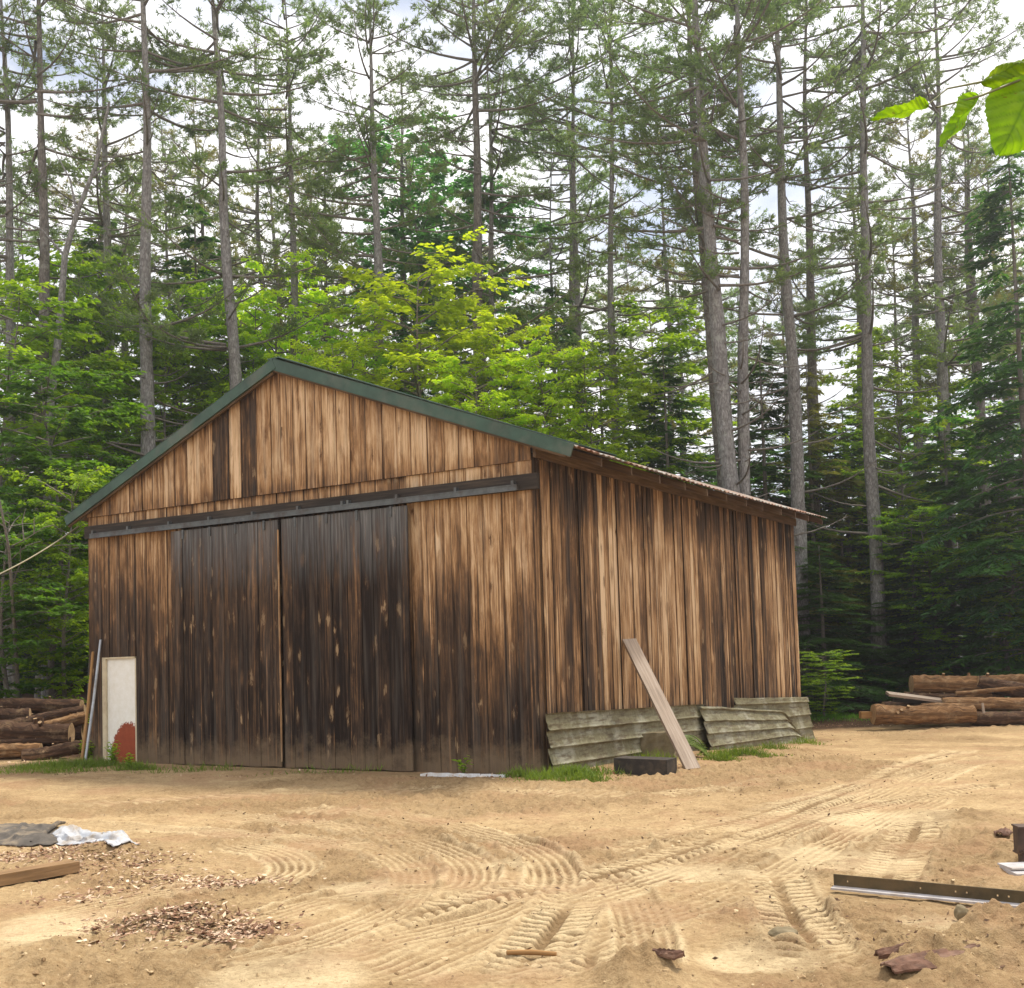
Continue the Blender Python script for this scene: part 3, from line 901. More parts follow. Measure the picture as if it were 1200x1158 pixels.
p = gp(640, 905); rock('stone', 'low flat stone at the foot of the front barn corner', 'stone', p + Vector((.02, -.1, .0)), (.32, .16, .08), 21, M['stone'])

# two poles leaning on the left corner
for nm, lab, p0, p1, r, mt in (('pole', 'tan wooden pole leaning against the barn corner', (95, 878), (109, 764), .026, 'timber'),
                               ('pipe', 'grey metal pipe leaning beside the wooden pole', (99, 876), (118, 750), .024, 'galv')):
    b_ = front_pt(*p1, -.05); B = W2(b_[0], -.05, b_[1]); s_ = front_pt(*p0, -.55); A = W2(s_[0], -.55, 0); A.z = gz(A.x, A.y) - .02
    mb = MB(); mb.tube([Vector((0, 0, 0)), (B - A) * .5 + Vector((.01, 0, 0)), B - A], [r, r * .95, r * .9], 10)
    o = mb.build(nm, M[mt]); o.location = A; tag(o, lab, 'pole')

M['white'] = m_plain('white_sheet', (.72, .73, .74), .5, 0, .1, 14, ((.45, .36, .25), .5))
p = gp(493, 911); q = gp(592, 912)
mb = MB(); n = 14
V = []
for i in range(n + 1):
    t_ = i / n; c = (q - p) * t_
    w_ = .05 + .012 * math.sin(i * 2.1)
    V.append((c, w_, .012 + .012 * abs(math.sin(i * 1.3))))
for i in range(n):
    (c0, w0, h0), (c1, w1, h1) = V[i], V[i + 1]
    n_ = -BYV
    A0, A1 = c0 + n_ * w0, c1 + n_ * w1; B0, B1 = c0 - n_ * w0, c1 - n_ * w1
    up0, up1 = Vector((0, 0, h0 + .02)), Vector((0, 0, h1 + .02))
    mb.quad(A0 + up0, A1 + up1, B1 + up1, B0 + up0); mb.quad(A0, A1, A1 + up1, A0 + up0); mb.quad(B0 + up0, B1 + up1, B1, B0)
mb.quad(V[0][0] - BYV * .05, V[0][0] - BYV * .05 + Vector((0, 0, .03)), V[0][0] + BYV * .05 + Vector((0, 0, .03)), V[0][0] + BYV * .05)
o = mb.build('plastic_strip', M['white']); o.location = p + BYV * .04; tag(o, 'white plastic strip lying along the foot of the front boards', 'strip')

# cable slung from the left eave
pa = front_pt(92, 617, .1); A = W2(pa[0], .1, pa[1] - .0); Bp = at_depth(-60, 697, 18.0)
mb = MB(); pts = []
for i in range(21):
    t_ = i / 20; c = (Bp - A) * t_; c.z -= .22 * 4 * t_ * (1 - t_) * .5; pts.append(c)
mb.tube(pts, .014, 6); o = mb.build('cable', m_plain('pale_cable', (.30, .27, .16), .6)); o.location = A
tag(o, 'pale cable slung from the left eave out of frame', 'cable')


# ------------------------------------------------------------------ logs and lumber
def log(label, pL, pR, r0, r1, mat, cat='log', group=None, bend=.04, name='log', lift=0.0, seed=0):
    A, B = Vector(pL), Vector(pR); r = random.Random(seed + 77); n = 22; d = B - A
    nv = 22
    mb = MB(); pts = []; rad = []
    sidev = d.normalized().cross(Vector((0, 0, 1)))
    for i in range(n + 1):
        t_ = i / n
        pts.append(d * t_ + sidev * bend * math.sin(t_ * 3.1) + Vector((0, 0, bend * .5 * math.sin(t_ * 5 + seed))))
        rad.append((r0 + (r1 - r0) * t_) * (1 + .10 * (r.random() - .5) + (.18 * math.exp(-((t_ - .03) / .05) ** 2) if seed % 3 == 0 else 0)))
    mb.tube(pts, rad, nv, seed=seed * 3.3, jit=.0)
    # knobbly bark
    for i in range(len(mb.v)):
        v = Vector(mb.v[i]); k = min(n, max(0, round(v.dot(d) / d.length_squared * n)))
        c = pts[k]; ang = math.atan2((v - c).z, (v - c).dot(sidev))
        f = 1 + .16 * n1(ang * 1.7 + seed, k * .4 + seed) + .10 * n1(ang * 4 + seed * 2, k * .9)
        mb.v[i] = tuple(c + (v - c) * f)
    for _ in range(3):
        t_ = r.uniform(.2, .85); c = d * t_; ang = r.uniform(.2, 2.9); dirv = sidev * math.cos(ang) + Vector((0, 0, math.sin(ang)))
        rr = r0 * .2; mb.tube([c + dirv * r0 * .6, c + dirv * r0 * 1.22], [rr, rr * .8], 8, seed=seed)
    o = mb.build(name, mat); o.location = A
    return tag(o, label, cat, group)


def gl(px, py, y, dz=0):                          # a point above the pile's ground at a chosen depth
    return at_depth(px, py, y)


GR = 'logs stacked at the wood edge on the right'
YR = 27.6
bl, bd = M['bark_logs'], M['bark_dark']
log('thick front log of the right pile with a flared left end', gl(1023, 837, YR), gl(1140, 838, YR + .1), .225, .21, bl, group=GR, seed=3)
log('long low log at the right edge, behind the thick front log', gl(1138, 841, YR + .15), gl(1260, 843, YR), .17, .18, bd, group=GR, seed=4)
log('tan stripped log lying second up on the right pile', gl(1104, 824, YR + .4), gl(1262, 829, YR + .4), .16, .17, bl, group=GR, seed=5)
log('short thin log slanting between the others of the right pile', gl(1066, 834, YR + .6), gl(1160, 813, YR + .9), .11, .10, bl, group=GR, seed=7)
log('stout tan log lying on top of the right pile', gl(1068, 803, YR + 1.1), gl(1176, 801, YR + 1.1), .235, .21, bl, group=GR, seed=8)
log('dark branching log on top right of the pile', gl(1145, 798, YR + .9), gl(1240, 820, YR + .8), .15, .25, bd, group=GR, seed=10)
log('pale log end peeking out behind the dark branching log', gl(1150, 800, YR + 1.8), gl(1260, 797, YR + 1.7), .18, .2, bl, group=GR, seed=11)
log('dark log low behind the thick front log of the right pile', gl(1035, 832, YR + 1.0), gl(1150, 833, YR + 1.0), .2, .2, bd, group=GR, seed=13)
log('slim tan log tucked over the front log of the right pile', gl(1080, 829, YR + .25), gl(1180, 826, YR + .3), .085, .08, bl, group=GR, seed=14)
log('slim dark log under the stout top log of the right pile', gl(1060, 815, YR + .9), gl(1175, 818, YR + 1.0), .1, .1, bd, group=GR, seed=16)
log('thin bare pole lying along the top right of the pile', gl(1120, 812, YR + .7), gl(1215, 806, YR + .7), .06, .05, bl, group=GR, seed=17)
plank('plank', 'pale sawn slab resting across the right log pile', 'plank', gl(1040, 813, YR + .3), gl(1104, 821, YR + .5), .22, .06, M['greyplank'], (0, 1, .3), 3)
plank('plank', 'dark slab under the pale slab on the right log pile', 'plank', gl(1046, 820, YR + .7), gl(1120, 826, YR + .7), .2, .09, M['beam'], (0, 1, 0), 6)
o = plank('block', 'small cut wood block at the left end of the right log pile', 'wood block', gl(1008, 838, YR + .2), gl(1024, 838, YR + .2), .2, .16, M['timber'], (0, 1, 0), 5)
plank('stick', 'thin pale stake standing against the right log pile', 'stake', gl(1151, 824, YR - .1), gl(1153, 836, YR - .15), .06, .03, M['greyplank'], (1, 0, 0), 5)

GL = 'logs stacked beside the left end of the barn'
YL = 21.5
log('grey sawn log end nearest the barn in the left pile', gl(28, 886, YL - .4), gl(97, 876, YL - .3), .13, .12, M['bark_dark'], group=GL, seed=22)
log('reddish log lying lowest at the left picture edge', gl(-40, 882, YL), gl(48, 880, YL), .14, .13, bl, group=GL, seed=23)
log('thin dark pole lying between the low left logs', gl(-30, 874, YL + .2), gl(84, 866, YL + .4), .07, .06, bd, group=GL, seed=25)
log('thick dark log in the middle of the left pile', gl(-40, 858, YL + .5), gl(84, 860, YL + .5), .24, .2, bd, group=GL, seed=26)
log('medium brown log slanting up to the barn wall', gl(30, 856, YL + .8), gl(101, 842, YL + 1.0), .13, .12, bl, group=GL, seed=28)
log('lean brown log above the slanting log of the left pile', gl(10, 850, YL + 1.2), gl(100, 834, YL + 1.3), .12, .12, bd, group=GL, seed=29)
log('uppermost dark log across the back of the left pile', gl(-40, 829, YL + 1.8), gl(96, 827, YL + 1.8), .16, .15, bd, group=GL, seed=31)
log('mossy log end at the upper left of the left pile', gl(-30, 842, YL + 1.4), gl(36, 838, YL + 1.5), .17, .16, bd, group=GL, seed=32)
log('short stout log in the left pile closest behind the grey sawn end', gl(20, 868, YL + .9), gl(98, 862, YL + 1.0), .2, .2, bd, group=GL, seed=34)

# foreground left: tarp, beam, chips
M['tarp_w'] = m_plain('white_tarp', (.46, .475, .50), .5, 0, .15, 8, ((.30, .23, .15), .8))
M['tarp_g'] = m_plain('grey_tarp', (.085, .072, .058), .7, 0, .35, 10, ((.26, .20, .13), .75))


def cloth(name, parent, pix, mat, seed, hgt):
    """a crumpled sheet laid over a pixel quad on the ground"""
    c = [gp(*q) for q in pix]; n = 46; m = 26; V = []; F = []
    o0 = c[0]
    for i in range(n + 1):
        for j in range(m + 1):
            u, v = i / n, j / m
            p = (c[0] * (1 - u) + c[1] * u) * (1 - v) + (c[3] * (1 - u) + c[2] * u) * v
            edge = min(1, 6 * min(u, 1 - u), 5 * min(v, 1 - v))
            X, Y = np.array([u * 2.3 + v * .6]), np.array([v * 2.0 - u * .5])
            f1 = 1 - 2 * abs(float(fbm(X + Y * .7, Y * 1.2, seed, 3)[0]))
            f2 = 1 - 2 * abs(float(fbm(X * 2.1 - Y, Y * 2.3 + X * .4, seed + 4, 3)[0]))
            h = hgt * (.2 + .8 * edge) * (.75 * f1 ** 2 + .25 * f2 ** 2)
            jx = .08 * float(fbm(X * 1.6, Y * 1.6, seed + 8, 3)[0])
            V.append((p.x + jx, p.y + jx * 1.2 * (1 - edge), gz(p.x, p.y) + .01 + h))
    for i in range(n):
        for j in range(m):
            a_ = i * (m + 1) + j; F.append((a_, a_ + m + 1, a_ + m + 2, a_ + 1))
    me_ = np_mesh(name, np.array(V) - np.array(parent.location), F, mat, True)
    o = link_mesh(name, me_, parent)
    sm = o.modifiers.new('t', 'SOLIDIFY'); sm.thickness = .004
    return o


tp_ = gp(80, 985); tarp = thing('tarp', 'crumpled white and grey tarp lying on the yard at left', 'tarp', tp_)
cloth('white_cloth', tarp, [(52, 986), (140, 1000), (166, 993), (75, 972)], M['tarp_w'], 5, .10)
cloth('grey_cloth', tarp, [(-40, 992), (62, 990), (72, 972), (-40, 970)], M['tarp_g'], 9, .075)
mb = MB(); pts = [gp(36, 989, .03) - tp_, gp(47, 985, .05) - tp_, gp(58, 979, .055) - tp_, gp(68, 974, .05) - tp_, gp(76, 971, .03) - tp_]
mb.tube(pts, [.012, .022, .028, .022, .012], 10); mb.build('rolled_edge', M['tarp_g'], tarp)
A = gp(-30, 1043); B = gp(86, 1020)
o = plank('timber', 'rough tan timber lying on the yard at lower left', 'timber', A + Vector((0, 0, .06)), B + Vector((0, 0, .045)), .16, .085, M['oldtimber'], (B - A).cross(Vector((0, 0, 1))), 4)
A, B = gp(594, 1119), gp(652, 1121)
mb = MB(); mb.tube([(0, 0, .015), (B - A) * .5 + Vector((0, 0, .02)), B - A + Vector((0, 0, .015))], [.013, .015, .012], 8); o = mb.build('stick', M['timber']); o.location = A
tag(o, 'straight tan stick lying on the tyre tracks', 'stick')


def bark_slab(label, p, length, wid, rot, seed):
    V = []; F = []; n, m = 24, 12
    for lay in (0, 1):
        for i in range(n + 1):
            for j in range(m + 1):
                u, v = i / n, j / m * 2 - 1
                taper = 1 - .55 * abs(2 * u - 1) ** 3
                x = (u - .5) * length; y = v * wid * .5 * taper * (1 + .5 * n1(u * 6 + seed, v + seed))
                z = .022 * (1 - v * v) + .02 * n1(u * 9 + seed, v * 3) - .010 * lay
                V.append((x, y, z))
    st = m + 1; K = (n + 1) * st
    for i in range(n):
        for j in range(m):
            a_ = i * st + j; F += [(a_, a_ + st, a_ + st + 1, a_ + 1), (a_ + K, a_ + K + 1, a_ + K + st + 1, a_ + K + st)]
        a_ = i * st; F.append((a_, a_ + K, a_ + K + st, a_ + st)); a_ += m; F.append((a_, a_ + st, a_ + st + K, a_ + K))
    for i in (0, n):
        for j in range(m): a_ = i * st + j; F.append((a_, a_ + 1, a_ + 1 + K, a_ + K))
    o = link_mesh('bark_slab', np_mesh('bark_slab', V, F, M['slab'], False)); o.location = p; o.rotation_euler = (.08, .0, rot)
    return tag(o, label, 'bark')


M['slab'] = m_plain('bark_slab_brown', (.125, .065, .042), .9, 0, .45, 16, ((.22, .15, .1), .5), .9)
bark_slab('large reddish bark slab half sunk in sand at lower right', gp(1095, 1142, .02), .62, .2, .5, 3)
bark_slab('narrow bark slab lying beside the larger slab', gp(1060, 1128, .015), .4, .07, .55, 8)
bark_slab('dark bark shard at the lower edge of the sand mound', gp(782, 1153, .02), .18, .06, -.5, 12)

# steel angle beam, foreground right
A = gp(978, 1046, .03); B = gp(1290, 1078, .035)
ang = thing('steel_beam', 'rusty steel angle beam with bolt holes lying on the yard', 'steel beam', A)
M['rust'] = m_plain('olive_rust_steel', (.085, .062, .03), .75, .2, .3, 10, ((.16, .10, .045), .5), .3)
M['paleflange'] = m_plain('pale_flange', (.42, .40, .40), .6, 0, .18, 9, ((.26, .18, .1), .5))
d = B - A; dn = d.normalized(); sv = dn.cross(Vector((0, 0, 1))); hh = .082
holes = [(1079, .5), (1120, .5), (1133, .5), (1169, .5), (1182, .5), (994, .55)]
L = d.length
hx = []
for px, _ in holes:
    dd = ray(px, 1048); pl = sv; t_ = (A - CAM).dot(pl) / dd.dot(pl); hx.append(((CAM + dd * t_) - A).dot(dn))
hx = sorted(hx)
import bmesh
bm = bmesh.new()                                   # web with square-cut holes, each hole its own real gap
xs_ = [0.0]
for h in hx: xs_ += [h - .006, h + .006]
xs_.append(L); zs_ = [0, hh * .45, hh * .45 + .012, hh]
for i in range(len(xs_) - 1):
    for j in range(3):
        if j == 1 and i % 2 == 1: continue
        q = [bm.verts.new(dn * a_ + Vector((0, 0, b_))) for a_, b_ in ((xs_[i], zs_[j]), (xs_[i + 1], zs_[j]), (xs_[i + 1], zs_[j + 1]), (xs_[i], zs_[j + 1]))]
        bm.faces.new(q)
bmesh.ops.remove_doubles(bm, verts=bm.verts, dist=1e-4)
me = bpy.data.meshes.new('web'); bm.to_mesh(me); bm.free(); me.materials.append(M['rust'])
o = link_mesh('web', me, ang); sm = o.modifiers.new('t', 'SOLIDIFY'); sm.thickness = .012; sm.offset = 0
mb = MB(); mb.box(sv * .007 - Vector((0, 0, .002)), d, sv * .055 - Vector((0, 0, .006)), Vector((0, 0, .012))); o = mb.build('flange', M['paleflange'], ang); 
# right edge stack
GS = 'steel and timber offcuts piled at the right picture edge'
yS = on_ground(1185, 1030).y


def beam_at(label, px, py, y, ln, w, h, mat, rot=0.0, name='steel_offcut', cat='steel offcut'):
    p = at_depth(px, py, y); mb = MB(); mb.box((0, -w / 2, 0), (ln, 0, 0), (0, w, 0), (0, 0, h)); mb.box((0, -w / 2 - .03, h), (ln, 0, 0), (0, w + .06, 0), (0, 0, .012))
    mb.box((0, -w / 2 - .03, -.012), (ln, 0, 0), (0, w + .06, 0), (0, 0, .012))
    o = mb.build(name, mat); o.location = p; o.rotation_euler = (0, 0, rot); return tag(o, label, cat, GS)


M['rust2'] = m_plain('brown_steel', (.09, .06, .045), .7, .3, .3, 10, ((.16, .09, .05), .6), .3)
beam_at('tallest brown steel end standing at the right edge', 1191, 998, yS + .35, 1.2, .10, .17, M['rust2'], -.1)
beam_at('narrow steel end under the tallest brown one', 1196, 1012, yS + .3, 1.2, .08, .08, M['rust2'], -.05)
beam_at('pale flat steel plate lying on the edge pile', 1178, 1021, yS + .1, 1.2, .16, .025, M['paleflange'], .05)
beam_at('pale channel lowest in the edge pile', 1185, 1032, yS, 1.2, .16, .05, M['paleflange'], -.04)
bark_slab('dark crumpled bark piece beside the steel pile', gp(1176, 984, .03), .22, .12, .9, 17)


# ------------------------------------------------------------------ scattered stuff
def quads_from(P, D, Nn, ln, wd, bend=0.0):
    """leaf-shaped quads; P base, D direction, Nn normal"""
    S = np.cross(D, Nn); S /= np.linalg.norm(S, axis=1, keepdims=True) + 1e-9
    ln = np.asarray(ln)[:, None]; wd = np.asarray(wd)[:, None]
    mid = P + D * ln * .45 + Nn * bend * ln
    V = np.stack([P, mid + S * wd * .5, P + D * ln, mid - S * wd * .5], 1).reshape(-1, 3)
    F = np.arange(len(V)).reshape(-1, 4)
    return V, F


def unit(v): return v / (np.linalg.norm(v, axis=-1, keepdims=True) + 1e-9)


def chips(name, spots, mat, n, size, sd, z=.012, flat=.35, long=2.2):
    r = np.random.default_rng(sd); P = []
    for px, py, rx, ry, k in spots:
        c = on_ground(px, py); m = int(n * k)
        a = r.normal(0, .45, (m, 2)); P.append(np.stack([c.x + a[:, 0] * rx, c.y + a[:, 1] * ry], 1))
    P = np.concatenate(P); Z = np.array([gz(*p) for p in P]) + r.random(len(P)) * z
    m = len(P); D = unit(np.stack([r.normal(size=m), r.normal(size=m), r.normal(size=m) * flat], 1)); N = unit(np.stack([r.normal(size=m) * flat * 1.6, r.normal(size=m) * flat * 1.6, np.ones(m)], 1))
    s_ = size * (.5 + r.random(m) ** 2 * 1.3)
    V, F = quads_from(np.c_[P, Z], D, N, s_ * long / 2, s_ * .6)
    o = link_mesh(name, np_mesh(name, V, F, mat)); return tag(o, kind='stuff')


def clods(name, n, mat, sd, smin, smax):
    """crumbs and pebbles of soil, thicker where the soil is rough"""
    r = np.random.default_rng(sd)
    t_ = (1 + 5 ** .5) / 2
    B = unit(np.array([(-1, t_, 0), (1, t_, 0), (-1, -t_, 0), (1, -t_, 0), (0, -1, t_), (0, 1, t_), (0, -1, -t_), (0, 1, -t_), (t_, 0, -1), (t_, 0, 1), (-t_, 0, -1), (-t_, 0, 1)], float))
    Fb = np.array([(0, 11, 5), (0, 5, 1), (0, 1, 7), (0, 7, 10), (0, 10, 11), (1, 5, 9), (5, 11, 4), (11, 10, 2), (10, 7, 6), (7, 1, 8), (3, 9, 4), (3, 4, 2), (3, 2, 6), (3, 6, 8), (3, 8, 9), (4, 9, 5), (2, 4, 11), (6, 2, 10), (8, 6, 7), (9, 8, 1)])
    P = []
    while len(P) < n:
        y = 4.6 + 14 * r.random() ** 1.7; x = r.uniform(-.62, .66) * y
        k = float(sstep(-.25, .3, fbm(np.array([x * .45]), np.array([y * .45]), 11, 3))[0]) * .8 + .2
        if r.random() < k: P.append((x, y, gz(x, y)))
    P = np.array(P); m = len(P); sz = smin + (smax - smin) * r.random(m) ** 3
    V = P[:, None] + B[None] * (1 + .45 * r.normal(size=(m, 12, 1)) * .6) * sz[:, None, None] * r.uniform(.6, 1.3, (m, 1, 3)) * np.array([1, 1, .75]); F = Fb[None] + 12 * np.arange(m)[:, None, None]
    o = link_mesh(name, np_mesh(name, V.reshape(-1, 3), F.reshape(-1, 3), mat)); return tag(o, kind='stuff')


def m_chip(name, c1, c2, c3):
    t = NT(name); isl = t.n('ShaderNodeNewGeometry').outputs['Random Per Island']
    return t.pbr(t.ramp(isl, [(0, c1), (.5, c2), (1, c3)]), .9)


M['chip'] = m_chip('bark_chips', (.11, .05, .028), (.30, .17, .10), (.72, .56, .40))
M['clod'] = m_chip('soil_crumbs', (.20, .125, .06), (.38, .265, .14), (.55, .42, .25))
clods('soil_clods', 6000, M['clod'], 3, .003, .018)
M['chip2'] = m_chip('brown_bits', (.06, .032, .018), (.15, .085, .05), (.30, .2, .12))
chips('bark_chips', [(200, 1085, .55, .45, 1.0), (270, 1095, .35, .25, .45), (275, 1035, .5, .3, .35), (190, 1030, .6, .4, .3), (130, 1010, .8, .6, .55), (40, 1000, .9, .5, .6), (105, 1050, .5, .3, .12)], M['chip'], 2300, .025, 5, flat=.22, long=3.0)
chips('soil_litter', [(600, 960, 7, 4, 1), (600, 1060, 3, 2, .5), (1000, 930, 6, 4, .6), (720, 905, 1.8, .5, .5), (880, 885, 2.5, .7, .5), (980, 860, 3, 1, .4), (1100, 1100, 1.6, 1, .35), (110, 905, 2, .6, .3)], M['chip2'], 900, .02, 6, long=2.6)
chips('wall_foot_debris', [(560, 912, 1.0, .25, 1), (660, 912, .9, .3, 1), (720, 902, .8, .4, 1.2), (790, 895, .9, .4, 1.2), (860, 884, 1.0, .4, 1), (940, 868, 1.2, .5, 1), (300, 908, 2.2, .18, .6), (980, 850, 1.5, .6, 1.2), (60, 892, 1.6, .4, 1.2)], M['chip'], 160, .03, 26, long=2.8)


def grass(name, spots, n, h, sd, mat=None):
    r = np.random.default_rng(sd); VV = []; FF = []; k0 = 0
    for px, py, rx, ry, k in spots:
        c = on_ground(px, py); m = int(n * k); a = r.normal(0, .42, (m, 2)); P = np.stack([c.x + a[:, 0] * rx, c.y + a[:, 1] * ry], 1)
        Z = np.array([gz(*p) for p in P]) - .01
        fall = np.exp(-(a ** 2).sum(1)); D = unit(np.stack([r.normal(size=m) * .45, r.normal(size=m) * .45, np.ones(m)], 1)); az = r.random(m) * 6.28; N = unit(np.stack([np.cos(az), np.sin(az), .0 * az], 1)); N = unit(N - D * (N * D).sum(1, keepdims=True))
        V, F = quads_from(np.c_[P, Z], D, N, h * (.4 + r.random(m)) * fall, np.full(m, .011), .18)
        VV.append(V); FF.append(F + k0); k0 += len(V)
    o = link_mesh(name, np_mesh(name, np.concatenate(VV), np.concatenate(FF), mat or M['grass'])); return tag(o, kind='stuff')


grass('grass', [(700, 908, .5, .2, .25), (760, 890, .8, .2, .25), (905, 878, .5, .2, .3), (610, 911, .4, .15, .3), (400, 906, 1.5, .12, .15), (230, 905, 1.2, .12, .2), (668, 910, .45, .22, 1.4), (640, 915, .5, .3, .5), (690, 915, .4, .2, .4), (868, 884, .8, .25, 1.0), (845, 888, .4, .15, .4), (70, 900, 1.0, .35, 1.6), (110, 898, .8, .3, 1.0), (160, 903, .5, .15, .5), (945, 872, .5, .3, .3), (60, 905, 1.3, .3, .6)], 900, .17, 8)
grass('mossy_ground_cover', [(985, 842, 2.0, .9, 2.0), (965, 838, 1.2, .8, 1.2)], 900, .12, 9, M['leaf_d'])


def weed(name, label, p, h, n, ls, seed, mat, cat='weed'):
    r = np.random.default_rng(seed); o = thing(name, label, cat, p); mb = MB(); Ps = []; Ds = []
    for s_ in range(max(3, n // 9)):
        az = r.random() * 6.28; le = r.uniform(.15, .6) * h; tip = np.array([math.cos(az) * le * .8, math.sin(az) * le * .8, h * r.uniform(.55, 1)])
        pts = [np.array([0, 0, -.02]), tip * np.array([.35, .35, .6]), tip]; mb.tube([Vector(q) for q in pts], [.006, .004, .003], 5)
        for k in range(9):
            t_ = .25 + .75 * k / 8; q = tip * np.array([t_ ** 1.6, t_ ** 1.6, t_]); a2 = r.random() * 6.28
            Ps.append(q); Ds.append([math.cos(a2), math.sin(a2), r.uniform(-.3, .5)])
    mb.build('stem', M['leaf_d'], o)
    P = np.array(Ps); D = unit(np.array(Ds)); N = unit(np.stack([r.normal(size=len(P)) * .3, r.normal(size=len(P)) * .3, np.ones(len(P))], 1)); N = unit(N - D * (N * D).sum(1, keepdims=True))
    V, F = quads_from(P, D, N, ls * (.6 + .8 * r.random(len(P))), ls * .55 * np.ones(len(P)), .08)
    link_mesh('leaves', np_mesh('leaves', V, F, mat), o); return o


weed('weed', 'bright green weed growing under the leaning poles', gp(103, 893), .42, 120, .09, 3, M['leaf_m'])
weed('weed', 'leafy weed in front of the red patch on the white door', gp(133, 897), .40, 90, .08, 4, M['leaf_m'])
weed('weed', 'low weed at the right foot of the white door', gp(152, 900), .26, 60, .07, 5, M['leaf_m'])
weed('weed', 'small weed sprouting at the white plastic strip', gp(543, 909), .27, 40, .09, 6, M['leaf_m'])
weed('weed', 'tiny weed at the front barn corner', gp(627, 908), .16, 30, .07, 7, M['leaf_m'])
weed('weed', 'tall weed standing behind the two leaning poles', gp(98, 885) + Vector((0, .9, 0)), 1.35, 50, .1, 8, M['leaf_m'])
# a broad fern frond by the tin
p = gp(832, 886); fr = thing('fern', 'yellow green fern frond arching beside the plank foot', 'fern', p)
P = []; D = []; Ln = []
r = np.random.default_rng(5)
mb = MB()
for f in range(4):
    az = 2.3 + f * .35; ln = .75 - .1 * f; pts = []
    for k in range(15):
        t_ = k / 14; q = np.array([math.cos(az) * ln * t_ * .75, math.sin(az) * ln * t_ * .35, ln * (1.15 * t_ - .72 * t_ * t_)]); pts.append(Vector(q))
        for sg in (-1, 1):
            P.append(q); D.append([-math.sin(az) * sg + .3 * math.cos(az), math.cos(az) * sg + .2, .05 - .25]); Ln.append(.16 * math.sin(math.pi * min(1, .15 + t_ * .85)) + .02)
    mb.tube(pts, .006, 5)
mb.build('stem', M['grass'], fr)
P = np.array(P); D = unit(np.array(D)); N = unit(np.tile([0.2, -.5, 1.0], (len(P), 1))); N = unit(N - D * (N * D).sum(1, keepdims=True)); V, F = quads_from(P, D, N, np.array(Ln), np.full(len(P), .045), .05)
link_mesh('leaves', np_mesh('leaves', V, F, M['grass']), fr)

# ------------------------------------------------------------------ the wood
class LM:                                        # collects tubes (limbs) and leaf quads fast
    def __init__(s): s.tv = []; s.tf = []; s.n = 0; s.P = []; s.D = []; s.N = []; s.L = []; s.W = []

    def tube(s, pts, r0, r1, n=4):
        pts = np.asarray(pts, float); m = len(pts); T = unit(np.gradient(pts, axis=0)); ref = np.array([0, 0, 1.0]) if abs(T[0, 2]) < .9 else np.array([1.0, 0, 0])
        A = unit(np.cross(T, ref)); B = np.cross(T, A); rr = np.linspace(r0, r1, m)[:, None, None]
        th = np.arange(n) * 2 * math.pi / n
        V = pts[:, None] + (A[:, None] * np.cos(th)[None, :, None] + B[:, None] * np.sin(th)[None, :, None]) * rr
        i = np.arange(m - 1)[:, None] * n; k = np.arange(n)[None]; k2 = (k + 1) % n
        s.tf.append((np.stack([i + k, i + k2, i + n + k2, i + n + k], -1).reshape(-1, 4)) + s.n); s.tv.append(V.reshape(-1, 3)); s.n += m * n

    def leaves(s, P, D, N, L, W): s.P.append(P); s.D.append(D); s.N.append(N); s.L.append(L); s.W.append(W)

    def limb_mesh(s, name, mat): return np_mesh(name, np.concatenate(s.tv), np.concatenate(s.tf), mat, True)

    def leaf_mesh(s, name, mat, bend=.06):
        P = np.concatenate(s.P); D = unit(np.concatenate(s.D)); N = unit(np.concatenate(s.N)); N = unit(N - D * (N * D).sum(1, keepdims=True))
        V, F = quads_from(P, D, N, np.concatenate(s.L), np.concatenate(s.W), bend); return np_mesh(name, V, F, mat)


